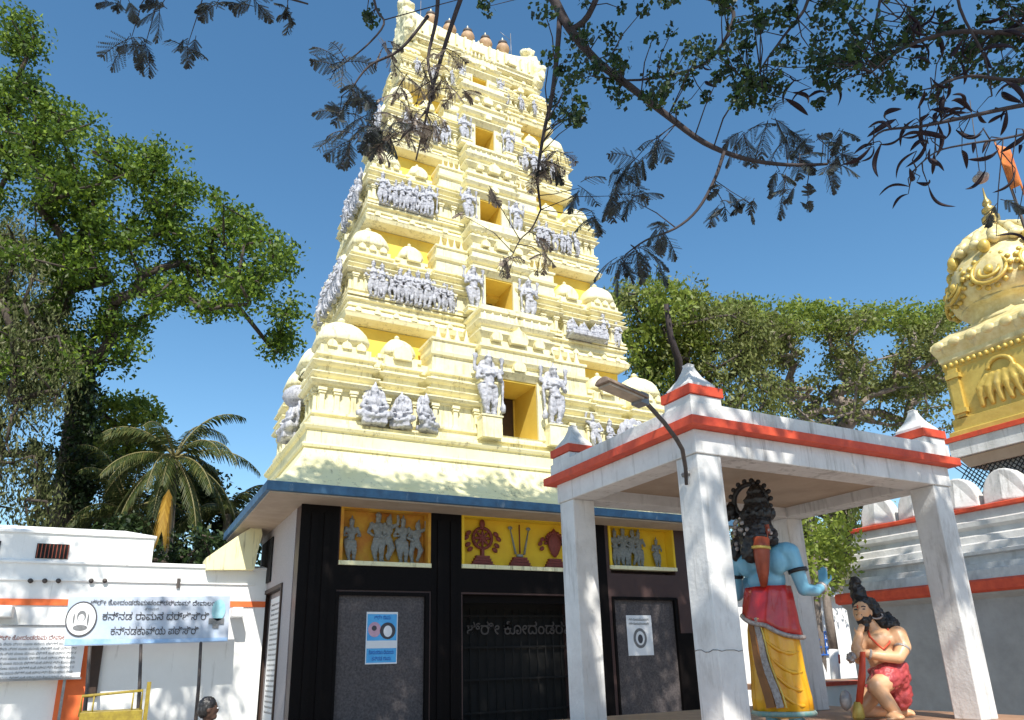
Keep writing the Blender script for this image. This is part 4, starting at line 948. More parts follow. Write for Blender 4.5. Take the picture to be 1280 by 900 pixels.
for x in (c_.x-2.8, c_.x-.3): MB().box(x-.03, x+.03, 20.66, 20.72, 0, a.z).build('board_post', METALG, nb)

# yellow trolley with rail
ca = atY(98, 905, 18.6); cb = atY(184, 905, 18.6); zt2 = atY(120, 872, 18.6).z
tr = empty('trolley', (ca.x+.6, 18.6, 0), label='worn yellow painted metal trolley with a raised rail under the banner', cat='trolley')
x0, x1 = ca.x, cb.x-.12; tr.location.z = 0
m = MB(); m.box(x0, x1, 18.45, 19.2, .45, .78); m.build('tray', YELLOWP, tr, bevel=.01)
m = MB(); m.tube([(x0, 18.5, .7), (x0, 18.5, 1.10), (x1-.05, 18.5, 1.17), (x1-.05, 18.5, .7)], .03, 8); m.build('rail', YELLOWP, tr)
for x in (x0+.22, x1-.22): MB().tube([(x, 18.5, .7), (x, 18.5, 1.13)], .018, 6).build('rail_post', YELLOWP, tr)
MB().box(x1+.02, x1+.1, 18.5, 18.58, .1, 1.34).build('upright', YELLOWP, tr)
for x in (x0+.2, x1-.2):
    for y in (18.6, 19.05): MB().tube([(x-.03, y, .2), (x+.03, y, .2)], .2, 14).build('wheel', METALD, tr); MB().box(x-.02, x+.02, y-.02, y+.02, .2, .45).build('leg', YELLOWP, tr)

# seated person
HP = atY(261, 886, 10.2)
pr = MB(); hx, hy, hz = HP; hz -= .0
ell(pr, (hx, hy, hz), (.105, .085, .125)); ell(pr, (hx+.1, hy-.01, hz-.02), (.02, .018, .03)); ell(pr, (hx+.05, hy, hz-.09), (.055, .05, .045))
for s_ in (-1, 1): ell(pr, (hx-.01, hy+s_*.088, hz-.01), (.025, .015, .035))
limb(pr, [(hx, hy+.02, hz-.1), (hx-.01, hy+.04, hz-.2)], [.055, .065])
ell(pr, (hx-.02, hy+.05, hz-.36), (.19, .12, .17)); ell(pr, (hx-.03, hy+.06, hz-.58), (.15, .12, .2)); ell(pr, (hx-.03, hy+.04, hz-.72), (.18, .15, .12))
fz = hz-.78
for s_ in (-1, 1):
    limb(pr, [(hx+s_*.18, hy+.04, hz-.27), (hx+s_*.24, hy-.02, hz-.5), (hx+s_*.16, hy-.2, hz-.6)], [.06, .05, .035]); hand(pr, (hx+s_*.16, hy-.2, hz-.6), (-.3*s_, -1, -.2), (0, 0, 1), .17, .3, s_)
    limb(pr, [(hx+s_*.1, hy, hz-.74), (hx+s_*.14, hy-.42, hz-.66), (hx+s_*.13, hy-.40, .12)], [.09, .07, .045]); ell(pr, (hx+s_*.13, hy-.47, .05), (.045, .12, .045))
bd = remesh(pr, 'person', SKIND, None, .012, 2, label='dark haired person seated below the banner, only the head showing', cat='person')
m = MB(); ell(m, (hx-.02, hy, hz+.035), (.112, .098, .112)); ell(m, (hx-.05, hy, hz-.01), (.085, .095, .1)); remesh(m, 'hair', HAIR, bd, .012, 1, .01, .02)
m = MB(); ell(m, (hx-.02, hy+.05, hz-.36), (.205, .135, .18)); ell(m, (hx-.03, hy+.06, hz-.58), (.165, .135, .21)); [limb(m, [(hx+s_*.16, hy+.04, hz-.27), (hx+s_*.22, hy, hz-.42)], [.075, .07]) for s_ in (-1, 1)]; remesh(m, 'shirt', SHIRT, bd, .014, 2)
for s_ in (-1, 1):
    m = MB(); ell(m, (hx+.098, hy+s_*.035, hz+.005), (.010, .014, .009), seg=8); m.build('eye', PAPER, bd)
MB().box(hx-.5, hx+.4, hy-.15, hy+.35, 0, hz-.83).build('stone_seat', STONE, label='low stone block the person sits on', cat='seat', bevel=.02)

# ================================================================== right compound wall, shrine
cwl = empty('compound_wall', (14.5, 5, 0), label='white moulded compound wall with red ledges and rounded merlons right of the pavilion', cat='wall')
def ymould(mb, xf, prof, y0, y1, thick=1.2):
    """prof (outward offset toward -X, z)"""
    n = len(prof); a = [(xf-o, y0, z) for o, z in prof]+[(xf+thick, y0, prof[-1][1]), (xf+thick, y0, prof[0][1])]; N_ = len(a)
    b_ = [(x, y1, z) for x, y, z in a]
    mb.add(a+b_, [tuple(range(N_)), tuple(reversed(range(N_, 2*N_)))]+[(i, i+N_, (i+1) % N_+N_, (i+1) % N_) for i in range(N_)])
YE = 11.2
m = MB(); ymould(m, 14.25, [(0, 0), (0, 2.45), (.12, 2.52), (.16, 2.56)], -6, YE); m.build('lower_wall', mat('grey_white_plaster', (.36, .35, .34), (.28, .27, .26), 2, .85, .25, 12, stain=(.28, .27, .26), sscale=1.2, sthr=.55), cwl)
m = MB(); ymould(m, 14.25, [(.16, 2.562), (.25, 2.60), (.25, 2.76), (.18, 2.80)], -6, YE+.06); m.build('red_ledge', RED, cwl)
m = MB(); ymould(m, 14.25, [(.16, 2.802), (.12, 2.98), (.02, 3.0), (.0, 3.10), (-.14, 3.12), (-.16, 3.26), (-.08, 3.28), (-.08, 3.34), (-.24, 3.37), (-.26, 3.5), (-.36, 3.54), (-.38, 3.66), (-.46, 3.70), (-.48, 3.8), (-.40, 3.86), (-.40, 3.95), (-.5, 3.99), (-.52, 4.16)], -6, YE-.1); m.build('moulded_parapet', mat('grey_parapet', (.60, .59, .57), (.46, .45, .44), 2.5, .8, .4, 12, stain=(.33, .32, .31), sscale=2, sthr=.52), cwl)
m = MB(); ymould(m, 14.25, [(-.52, 4.162), (-.44, 4.18), (-.44, 4.24), (-.54, 4.27)], -6, YE-.06); m.build('red_line', RED, cwl)
y = YE-.65
while y > -5:
    m = MB(); r_ = .42
    pts = [(r_*math.cos(t)*(1.0), .66*math.sin(t)**.8) for t in np.linspace(0, math.pi, 13)]
    m.prism(pts, (14.92, y, 4.27), (0, 1, 0), (0, 0, 1), (.28, 0, 0))
    m.add([(14.92, y-r_, 4.27), (14.92, y+r_, 4.27), (14.82, y, 4.3), (14.92, y, 4.85)], [(0, 2, 3), (2, 1, 3), (0, 1, 2)])
    m.build('merlon', PAV, cwl, bevel=.03); y -= .93
m = MB()   # chain-link screen behind the merlons
for k in range(90):
    y = 9.2-k*.1; m.tube([(15.5, y, 4.6), (15.5, y-.9, 5.6)], .012, 4); m.tube([(15.5, y-.9, 4.6), (15.5, y, 5.6)], .012, 4)
m.build('wire_screen', NET, cwl)

shr = empty('shrine', (16.75, 7.6, 0), label='golden domed shrine on a red edged white slab behind the right compound wall', cat='shrine')
SX, SY = 16.75, 7.6
MB().mould(rect(15.6, 26, -6, 8.3), [(0, 0), (0, 5.2)]).build('shrine_wall', PAV, shr)
MB().mould(rect(15.25, 27, -7, 8.80), [(0, 5.42), (.0, 5.74), (.02, 5.745)]).build('roof_slab', PAV, shr)
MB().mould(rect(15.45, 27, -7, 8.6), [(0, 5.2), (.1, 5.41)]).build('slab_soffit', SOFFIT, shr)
MB().mould(rect(15.25, 27, -7, 8.80), [(0, 5.748), (.05, 5.75), (.05, 5.85), (0, 5.87), (-.3, 5.88)]).build('red_edge', RED, shr)
h_ = 1.15; R_ = rect(SX-h_, SX+h_, SY-h_, SY+h_)
MB().mould(R_, [(.12, 5.88), (.12, 6.02), (.04, 6.06), (.04, 6.3), (.0, 6.32), (0, 7.42), (.02, 7.46), (.02, 7.6)]).build('golden_base', GOLD, shr)
m = MB(); m.mould(R_, [(.02, 7.602), (.05, 7.64), (.05, 7.74), (.10, 7.86), (.14, 7.96), (.12, 8.06), (.04, 8.14), (-.05, 8.2), (-.2, 8.32)])
for k in range(7): ell(m, (SX-h_-.11, SY-h_+.05+k*(2*h_-.1)/6, 8.0), (.07, .14, .11)); ell(m, (SX-h_+.05+k*(2*h_-.1)/6, SY-h_-.11, 8.0), (.14, .07, .11))
m.build('golden_cornice', GOLDL, shr)
for k in range(22):
    pass
m = MB()
for k in range(18): ell(m, (SX-h_-.03, SY-h_+.06+k*(2*h_-.12)/17, 7.53), (.05, .045, .06), seg=8)
m.build('bead_moulding', GOLD, shr)
for (y_) in (SY-.95, SY+.95):
    m = MB(); m.box(SX-h_-.08, SX-h_, y_-.1, y_+.1, 6.32, 7.42); m.box(SX-h_-.12, SX-h_, y_-.15, y_+.15, 7.2, 7.3); m.box(SX-h_-.12, SX-h_, y_-.15, y_+.15, 6.4, 6.5); m.build('corner_pilaster', GOLD, shr)
# relief creature with drapery on the base wall
m = MB(); xx = SX-h_
for k in range(6): limb(m, [(xx, SY-.5+k*.2, 6.45), (xx-.05, SY-.42+k*.18, 6.8), (xx-.02, SY-.3+k*.12, 7.05)], [.06, .08, .05])
m.tube([(xx-.03, SY+.0+.25*math.cos(a), 7.15+.2*math.sin(a)) for a in np.linspace(0, 5.4, 14)], .05, 6)
ell(m, (xx-.05, SY-.7, 6.9), (.1, .2, .3)); remesh(m, 'wall_relief', GOLD, shr, .03, 1)
m = MB(); m.lathe((SX, SY, 8.3), [(1.0, 0), (.95, .1), (.84, .16), (.82, .4), (.9, .44), (1.02, .5)], 24); m.build('dome_neck', GOLDL, shr)
DZ = 8.8
dprof = [(1.00, -.05), (1.14, .08), (1.22, .28), (1.24, .50), (1.20, .74), (1.10, .98), (.98, 1.16), (.9, 1.26), (1.02, 1.30), (1.05, 1.36), (.96, 1.46), (.76, 1.66), (.55, 1.84), (.34, 1.98), (.22, 2.04)]
dm = MB(); seg = 48; vs = []
for r_, z in dprof:
    for k in range(seg):
        a = 2*math.pi*k/seg; f_ = 1+.035*abs(math.sin(4*a))*(1 if z < 1.2 else .4)
        vs.append((SX+r_*.93*f_*math.cos(a), SY+r_*.93*f_*math.sin(a), DZ+z*.96))
n_ = len(dprof)
dm.add(vs, [(i*seg+k, i*seg+(k+1) % seg, (i+1)*seg+(k+1) % seg, (i+1)*seg+k) for i in range(n_-1) for k in range(seg)]+[tuple(reversed(range(seg))), tuple((n_-1)*seg+k for k in range(seg))], True)
dm.build('golden_dome', GOLDL, shr)
for k in range(8):   # scroll medallions and creature masks round the dome
    a = math.pi*2*(k+.25)/8; ca, sa = math.cos(a), math.sin(a); c = Vector((SX+1.15*ca, SY+1.15*sa, DZ+.5)); t = Vector((-sa, ca, 0)); m = MB()
    for rr, w2 in ((.34, .045), (.2, .04)):
        m.tube([c+t*rr*math.cos(u)+Vector((-.12*ca*math.sin(u), -.12*sa*math.sin(u), rr*math.sin(u))) for u in np.linspace(0, 2*math.pi, 17)], w2, 6)
    for j in range(14): u = 2*math.pi*j/14; ell(m, c+t*.41*math.cos(u)+Vector((-.14*ca*max(0, math.sin(u)), -.14*sa*max(0, math.sin(u)), .41*math.sin(u))), (.06, .06, .06), seg=6)
    ell(m, c, (.1, .1, .12)); ell(m, c+Vector((-.1*ca, -.1*sa, .62)), (.12, .12, .16)); m.build('scroll_medallion', GOLD, shr)
for k in range(16):
    a = 2*math.pi*k/16; m = MB(); limb(m, [(SX+.95*math.cos(a), SY+.95*math.sin(a), DZ+1.28), (SX+.75*math.cos(a), SY+.75*math.sin(a), DZ+1.6), (SX+.4*math.cos(a), SY+.4*math.sin(a), DZ+1.88)], [.12, .09, .05]); m.build('dome_petal', GOLDL, shr)
m = MB(); m.lathe((SX, SY, DZ+1.94), [(r_*1.1, z_*1.6) for r_, z_ in [(.2, 0), (.2, .04), (.11, .08), (.17, .14), (.17, .2), (.08, .25), (.13, .30), (.13, .34), (.05, .38), (.09, .42), (.08, .46), (.03, .52), (.01, .70)]], 14); m.build('dome_finial', BRASS, shr)
# flag on a dark pole and hanging round lamp
fl = empty('flag', (0, 0, 0)); fp0 = at(1290, 310, 13.0); fp1 = at(1243, 175, 13.2)
fl.location = fp0; tag(fl, 'small saffron flag on a thin dark slanting pole beside the golden dome', 'flag')
MB().tube([fp0-Vector((0, 0, 3.6))+(fp0-fp1)*.5, fp0, fp1], [.03, .03, .02], 6).build('flag_pole', METALD, fl)
m = MB(); A_ = at(1243, 178, 13.15); B_ = at(1262, 230, 13.05); V = []
for j in range(7):
    for i in range(5):
        u, v = i/4, j/6; p = A_.lerp(B_, v)+Vector((.20*u*(1-.3*v), -.16*u, -.25*u)); p.z += .04*math.sin(u*9+v*3); p.y += .06*math.sin(u*8); V.append(p)
m.add(V, [(j*5+i, j*5+i+1, (j+1)*5+i+1, (j+1)*5+i) for j in range(6) for i in range(4)], True); fo = m.build('flag_cloth', FLAGM, fl); sd_ = fo.modifiers.new('s', 'SOLIDIFY'); sd_.thickness = .01
lp = at(1226, 222, 12.5); hl = empty('hanging_lamp', lp, label='small round silver lamp hanging from a branch near the flag', cat='lamp')
MB().lathe(lp, [(.03, -.10), (.10, -.07), (.13, 0), (.12, .03), (.05, .08), (.03, .12)], 14).build('lamp_bowl', SILVER, hl); MB().tube([lp+Vector((0, 0, .1)), lp+Vector((.1, -.1, 1.6))], .008, 5).build('lamp_wire', METALD, hl)

# ================================================================== things behind the pavilion
fb = empty('far_building', (19, 17.5, 0), label='small white building with a blue gate seen between the statues', cat='building')
MB().box(16.2, 24, 17.0, 20, 0, 3.3).build('wall', WHITEB, fb)
MB().box(16.1, 24.1, 16.7, 20.1, 3.3, 3.45).build('roof', WHITE, fb)
g_ = MB(); a, c_ = atY(1004, 790, 16.95), atY(1042, 818, 16.95)
for k in range(9): x = a.x+(c_.x-a.x)*k/8; g_.box(x-.02, x+.02, 16.93, 16.97, c_.z, a.z)
for k in range(4): z = c_.z+(a.z-c_.z)*k/3; g_.box(a.x, c_.x, 16.925, 16.975, z-.02, z+.02)
g_.build('window_grille', INKB, fb)
a, c_ = atY(1005, 792, 16.98), atY(1020, 818, 16.98); MB().box(a.x, c_.x, 16.95, 16.99, c_.z, a.z).build('window_panel', INKB, fb)
kb = empty('kerb_wall', (14, 13, 0), label='low white kerb wall with a red stripe behind the statues', cat='kerb wall')
zt3 = atY(1000, 853, 13.0).z
MB().box(13.5, 24, 13.0, 13.3, 0, zt3-.12).build('kerb', WHITEB, kb); MB().box(13.48, 24.02, 12.97, 13.33, zt3-.12, zt3-.03).build('red_stripe', RED, kb); MB().box(13.8, 24, 13.3, 14.4, zt3-.16, zt3-.035).build('raised_floor', FLOORB, kb)

# ================================================================== trees
GREENS = leafmat('sunny_green_leaves', [(.03, .06, .012), (.12, .20, .018), (.06, .11, .015), (.26, .36, .035)], .35)
OLIVES = leafmat('olive_leaves', [(.07, .09, .02), (.20, .22, .06), (.12, .15, .035), (.26, .28, .09)], .35)
DUSTY = leafmat('dusty_hanging_leaves', [(.06, .075, .025), (.15, .165, .06), (.09, .11, .035), (.20, .20, .09)], .3)
YGREEN = leafmat('yellow_green_leaves', [(.12, .18, .03), (.27, .33, .05), (.18, .24, .04)], .4)
DGREEN = leafmat('dark_green_leaves', [(.012, .025, .008), (.03, .055, .015), (.045, .075, .02)], .2)
PALMG = leafmat('palm_leaflets', [(.03, .05, .012), (.07, .09, .025), (.05, .07, .02), (.14, .14, .04)], .3)
PALMY = leafmat('dry_palm_leaflets', [(.36, .20, .03), (.48, .30, .05)], .35)
FROND = leafmat('feathery_leaflets', [(.045, .055, .055), (.08, .09, .10), (.06, .08, .05), (.10, .10, .13)], .25)
ROUNDL = leafmat('round_leaflets', [(.02, .05, .015), (.05, .09, .02), (.035, .06, .03), (.03, .05, .05)], .3)
DRYL = leafmat('dry_leaflets', [(.22, .17, .13), (.34, .28, .22), (.16, .12, .10), (.42, .36, .30)], .2)

def inpoly(x, y, P):
    c = False; n = len(P)
    for i in range(n):
        x0, y0 = P[i]; x1, y1 = P[i-1]
        if (y0 > y) != (y1 > y) and x < (x1-x0)*(y-y0)/(y1-y0)+x0: c = not c
    return c
def clumps(P, n, d0, dspread, seed, edge=0, hole=0):
    random.seed(seed); xs = [p[0] for p in P]; ys = [p[1] for p in P]; out = []
    k = 0
    while len(out) < n and k < n*60:
        k += 1; x, y = random.uniform(min(xs), max(xs)), random.uniform(min(ys), max(ys))
        if not inpoly(x, y, P): continue
        if hole and noise.noise(Vector((x/45, y/38, seed))) < hole: continue
        out.append(at(x, y, random.gauss(d0, dspread)))
    return out
def tree(name, label, cs, R, per, size, lm, bark, root, rootr, tipr=.02, flat=.7, asp=.55, hang=0, group=None, extra=None, wob=.1):
    t = empty(name, root[0], label=label, cat='tree')
    if group: t['group'] = group
    mb = MB(); nodes = grow(mb, root, rootr, cs, tipr=tipr, wob=wob); mb.build('trunk', bark, t)
    C = np.array([tuple(c) for c in cs]); Rr = R*(.6+.8*RNG.random(len(C)))
    V = leaf_cloud(C, Rr, per, size, flat, asp, hang); quads_mesh('crown', V, lm, t)
    if extra: extra(t)
    return t, nodes

# big tree at the left
PL = [(-60, 75), (10, 90), (50, 75), (75, 105), (108, 115), (128, 150), (165, 165), (212, 170), (228, 212), (280, 232), (318, 262), (338, 300), (376, 330), (385, 372), (360, 392), (350, 440), (325, 428), (290, 385), (240, 395), (205, 380), (180, 400), (165, 440), (140, 460), (90, 450), (40, 500), (-60, 500)]
random.seed(1)
cs = clumps([(x-2, y+16) if y < 300 else (x+4, y-2) for x, y in PL], 520, 29, 1.7, 4, hole=-.15)+clumps([(0, 18), (40, 25), (60, 60), (30, 75), (0, 62)], 14, 29, .6, 9)+clumps([(330, 425), (355, 410), (362, 440), (345, 452)], 6, 29, .4, 3)
# trunk path from the ground up into the crown
b0 = at(95, 650, 29.0); base = Vector((b0.x, b0.y, 0))
root = [base, Vector((b0.x-.1, b0.y, 3.5)), at(92, 600, 29), at(98, 530, 29), at(105, 465, 29)]
t1, _n = tree('broadleaf_tree', 'tall spreading green tree with dark trunk rising behind the white building at left', cs, .80, 130, .185, GREENS, BARK, root, [.95, .75, .62, .52, .42], tipr=.028, flat=.75)
for p in clumps(PL, 0, 29, 1, 3): pass
# ivy and dark clumps on its trunk
C = np.array([tuple(at(98+random.uniform(-22, 22), y, 28.4+random.uniform(-.6, .6))) for y in range(450, 640, 5) for _ in range(2)])
quads_mesh('trunk_creeper', leaf_cloud(C, .5, 40, .2, 1, .6, .6), DGREEN, t1)

# drab hanging foliage in front at the far left
PV = [(-70, 270), (20, 280), (55, 320), (70, 400), (92, 470), (80, 540), (62, 600), (70, 660), (-70, 660)]
cs = clumps(PV, 190, 25.5, 1.0, 11, hole=-.3)
b0 = at(-30, 660, 25.5); base = Vector((b0.x, b0.y, 0))
tree('creeper_hung_tree', 'dusty olive tree with hanging creepers at the far left edge', cs, .75, 110, .17, DUSTY, BARK, [base, Vector((base.x, base.y, 4)), at(-25, 560, 25.5), at(-10, 450, 25.5)], [.6, .5, .4, .3], tipr=.02, flat=1.5, asp=.32, hang=2.2)

# palms
def frond(V, mb, c, az, el, L, droop, nl=34, ll=.6, w_=.035, sag=.5):
    d = Vector((math.cos(az)*math.cos(el), math.sin(az)*math.cos(el), math.sin(el))); p = Vector(c); pts = [p.copy()]; n = 12
    for i in range(n):
        d = (d+Vector((0, 0, -droop*(.4+i/n)))).normalized(); p = p+d*L/n; pts.append(p.copy())
    mb.tube(pts, [.05*(1-.8*i/n) for i in range(n+1)], 5)
    for k in range(nl):
        t = .14+.86*k/nl; f_ = t*n; i = min(int(f_), n-1); q = pts[i].lerp(pts[i+1], f_-i); dd = (pts[i+1]-pts[i]).normalized()
        sd = dd.cross(Vector((0, 0, 1))).normalized(); le = ll*(math.sin(math.pi*min(1, t*.8+.15))**.6)*random.uniform(.8, 1.1)
        for s_ in (-1, 1):
            v = (sd*s_*.85+dd*.75+Vector((0, 0, -sag+random.uniform(-.15, .15)))).normalized(); wv = dd*w_
            m1 = q+v*le*.55; e = q+v*le+Vector((0, 0, -.25*le*sag*2))
            V += [tuple(q-wv*.6), tuple(m1-wv), tuple(m1+wv), tuple(q+wv*.6), tuple(m1-wv), tuple(e-wv*.15), tuple(e+wv*.15), tuple(m1+wv)]
def palm(label, c, n, L, seed, ll=.6, dry=None, elmin=-.5, elmax=1.25, trunk_r=.2):
    random.seed(seed); c = Vector(c); t = empty('palm_tree', (c.x, c.y, 0), label=label, cat='palm tree')
    m = MB(); m.tube([(c.x+.25, c.y, 0), (c.x+.15, c.y, c.z*.5), c-Vector((0, 0, .1))], [trunk_r*1.3, trunk_r, trunk_r*.8], 12); m.build('trunk', BARKL, t)
    V = []; st = MB()
    for k in range(n):
        az_ = 2*math.pi*k/n*1.618*3+random.uniform(-.2, .2); el = elmin+(elmax-elmin)*((k*.618) % 1); frond(V, st, c, az_, el, L*random.uniform(.8, 1.1), .13+.09*random.random(), ll=ll)
    st.build('frond_stems', mat('palm_stem', (.22, .20, .08), (.14, .12, .05), 5, .6), t)
    quads_mesh('fronds', V, PALMG, t)
    if dry:
        V = []; st = MB(); frond(V, st, c-Vector((0, 0, .2)), dry[0], dry[1], dry[2], .22, nl=30, ll=.7, w_=.06, sag=1.2); o = quads_mesh('dry_frond', V, PALMY, t)
        st.build('dry_frond_stem', BARKL, t)
    return t
palm('coconut palm with fanned green fronds and one yellow dry frond behind the white building', at(218, 572, 27), 34, 3.2, 21, dry=None, elmin=-.8)
palm('smaller dark palm half hidden below the larger coconut palm', at(160, 640, 28.5), 22, 3.4, 33, elmin=-.3)
palm('slender palm leaning toward the tower eave right of the coconut palm', at(285, 640, 30), 16, 2.6, 35, elmin=-.2)
pt = bpy.data.objects['palm_tree']
V = []; st = MB()   # hanging dry frond
c = at(212, 612, 24.2); frond(V, st, c, -1.7, .1, 2.0, .5, nl=26, ll=.75, w_=.07, sag=1.6)
quads_mesh('dry_frond', V, PALMY, pt)
# dark shrubs behind the white building
for (P_, nm_, lm_, d_, sd_, n_) in (([(40, 560), (120, 540), (170, 590), (200, 640), (190, 700), (40, 700)], 'dense dark green shrub behind the raised block of the white building', DGREEN, 30, 41, 60),
                           ([(190, 600), (260, 590), (300, 620), (325, 660), (310, 710), (190, 710)], 'dark green shrub between the palms and the tower eave', DGREEN, 31, 42, 60),
                           ([(120, 500), (170, 495), (205, 520), (200, 570), (140, 590), (110, 560)], 'light yellow green tree crown behind the coconut palm', YGREEN, 33, 43, 50)):
    cs = clumps(P_, n_, d_, .7, sd_); c = sum(cs, Vector())/len(cs)
    tree('shrub' if lm_ is DGREEN else 'broadleaf_tree', nm_, cs, .8, 90, .24, lm_, BARK, [Vector((c.x, c.y, 0)), Vector((c.x, c.y, c.z*.45)), Vector((c.x, c.y, c.z*.75))], [.3, .25, .18])
    if lm_ is DGREEN: [o.__setitem__('category', 'shrub') for o in [x for x in bpy.data.objects if x.get('label') == nm_]]

# trees at the right behind the pavilion
PR1 = [(755, 380), (800, 358), (850, 368), (900, 372), (945, 392), (975, 410), (960, 470), (985, 540), (900, 620), (860, 560), (800, 520), (780, 470), (770, 430)]
cs = clumps(PR1, 240, 31, 1.6, 51, hole=-.35)
b0 = at(850, 700, 31); base = Vector((b0.x, b0.y, 0))
t3, _n = tree('broadleaf_tree', 'olive tree with drooping foliage close to the right side of the tower', cs, .8, 95, .2, OLIVES, BARK, [base, Vector((base.x, base.y, 4)), at(850, 600, 31), at(852, 520, 31)], [.6, .5, .42, .32], flat=1.1, hang=1.2, asp=.4)
C = np.array([tuple(c) for c in clumps([(755, 375), (800, 355), (850, 363), (880, 372), (890, 430), (860, 500), (800, 500), (775, 440)], 90, 30.5, 1.2, 77)])
quads_mesh('upper_leaves', leaf_cloud(C, .7, 80, .22, .8), YGREEN, t3)
m = MB(); m.tube([at(833, 380, 27.5), at(838, 420, 27.6), at(848, 450, 27.8), at(852, 520, 29)], [.10, .12, .15, .2], 8); m.build('bare_stub_limb', BARKD, t3)
PR2 = [(905, 380), (960, 392), (1000, 400), (1060, 398), (1120, 400), (1205, 395), (1260, 410), (1260, 450), (1190, 470), (1150, 500), (1080, 500), (1040, 470), (985, 500), (940, 470), (900, 440)]
cs = clumps(PR2, 330, 37, 2.2, 52, hole=-.12)+clumps([(960, 470), (1080, 480), (1180, 480), (1200, 540), (1100, 540), (980, 540)], 70, 37, 2, 57, hole=.0)
b0 = at(1045, 660, 37); base = Vector((b0.x, b0.y, 0))
t4, _n = tree('rain_tree', 'wide flat crowned rain tree with fine bare twigs behind the pavilion roof', cs, .85, 75, .19, OLIVES, BARKL, [base, Vector((base.x, base.y, 5)), at(1045, 580, 37), at(1050, 540, 37)], [.8, .7, .5, .45], tipr=.035, flat=.45, wob=.14)
C = np.array([tuple(c+Vector((0, 0, .5))) for c in clumps([(890, 385), (960, 390), (1060, 396), (1205, 393), (1200, 425), (1060, 425), (960, 430), (905, 420)], 130, 36.5, 1.8, 58)])
quads_mesh('upper_leaves', leaf_cloud(C, .8, 70, .2, .5), YGREEN, t4)
# banyan with hanging roots seen between the statues
cs = clumps([(110, 670), (150, 650), (190, 668), (250, 665), (300, 670), (300, 715), (100, 715)], 40, 24.5, .4, 46); c = sum(cs, Vector())/len(cs)
t5, _n = tree('shrub', 'dark shrub thicket at the foot of the coconut palm just behind the wall', cs, .6, 90, .2, DGREEN, BARK, [Vector((c.x, c.y, 0)), Vector((c.x, c.y, c.z*.5)), Vector((c.x, c.y, c.z*.8))], [.2, .16, .12]); t5['category'] = 'shrub'
cs = clumps([(900, 600), (1090, 560), (1100, 640), (1075, 680), (1060, 745), (1030, 740), (985, 660), (960, 700), (900, 700)], 150, 25, 1.3, 61)
b0 = at(1000, 800, 25); base = Vector((b0.x, b0.y, 0)); topb = at(998, 650, 25)
def roots(t):
    m = MB(); random.seed(5)
    for k in range(9):
        x = 980+k*5+random.uniform(-2, 2); d_ = 24.6+random.uniform(-.8, .5)
        a = at(x+random.uniform(-6, 6), 630+random.uniform(0, 30), d_); b_ = at(x+random.uniform(-3, 10), 760, d_); b_.z = 0
        m2 = MB(); m2.tube([a, a.lerp(b_, .3)+Vector((random.uniform(-.2, .2), 0, 0)), a.lerp(b_, .6), b_], [.05, .09, .11, .14], 7); m2.build('hanging_root', BARKL, t)
tree('banyan_tree', 'banyan tree with pale hanging roots and leaves between the two statues', cs, .65, 85, .15, OLIVES, BARK, [base, base.lerp(topb, .5), topb], [.5, .45, .4], extra=roots, hang=1.5, asp=.4)
# small tree with painted trunk
tp = empty('painted_tree', atZ(1052, 880, .3), label='thin tree with a white painted trunk foot and a red band behind the kneeling statue', cat='tree')
Yt = 14.6; pts = [atY(1047, 868, Yt), atY(1044, 840, Yt), atY(1042, 812, Yt)]; 
MB().tube([Vector((pts[0].x, Yt, 0))]+pts, .13, 10).build('painted_foot', WHITEB, tp)
MB().tube([atY(1044, 829, Yt), atY(1043.4, 818, Yt)], .136, 10).build('red_band', RED, tp)
MB().tube([atY(1042, 812, Yt), atY(1036, 770, Yt), atY(1030, 720, Yt), atY(1032, 690, Yt)], [.125, .12, .1, .07], 10).build('trunk', BARKL, tp)
C = np.array([tuple(c) for c in clumps([(1010, 655), (1060, 650), (1075, 700), (1050, 735), (1000, 720)], 26, 15.6, .5, 66)])
quads_mesh('crown', leaf_cloud(C, .4, 60, .12, 1), YGREEN, tp)

# ================================================================== overhanging tree: trunk behind the viewer, boughs over the court
oh = empty('overhanging_tree', (1.5, -5.5, 0), label='dark overhanging boughs with feathery leaves and curved seed pods across the top', cat='tree')
random.seed(12)
troot = [Vector((1.5, -5.5, 0)), Vector((1.4, -5.3, 3)), Vector((1.8, -4.8, 6.5)), Vector((2.3, -4.0, 9.5))]
targets = []
S_ = SUN
def shade(tgt, t): return Vector(tgt)-S_*t
for k in range(295):   # boughs whose shade falls on the entrance front
    tg = Vector((random.uniform(2.0, 16.0), 17.0, random.uniform(-1.0, 4.6)))
    targets.append(shade(tg, random.uniform(15.5, 19.5)))
for k in range(46):   # looser ones reaching the skirt
    tg = Vector((random.uniform(3.0, 12.5), 16.5, random.uniform(4.8, 6.0))); targets.append(shade(tg, random.uniform(16, 19)))
for k in range(20):
    tg = Vector((random.uniform(4, 9.5), random.uniform(4.5, 8), random.uniform(.8, 4.2))); targets.append(shade(tg, random.uniform(10.5, 14)))
for k in range(64):
    tg = Vector((14.2, random.uniform(4, 12), random.uniform(0, 2.8))); targets.append(shade(tg, random.uniform(13, 17)))
for k in range(30):
    tg = Vector((random.uniform(-3, 3), 21, random.uniform(-.3, 1.7))) if k < 18 else Vector((random.uniform(-4, -1.2), 21, random.uniform(3.4, 4.9))); targets.append(shade(tg, random.uniform(17, 20)))
targets = [p for p in targets if not (lambda q: q.dot(Vector(AF)) > .3 and abs(q.dot(Vector(AR))/q.dot(Vector(AF))) < .74 and q.dot(Vector(AU))/q.dot(Vector(AF)) < .63)(p-Vector(EYE))]
m = MB(); grow(m, troot, [.55, .48, .42, .36], targets, tipr=.02, wob=.06); m.build('trunk', BARKD, oh)
C = np.array([tuple(p) for p in targets]); print('clumps', len(C))
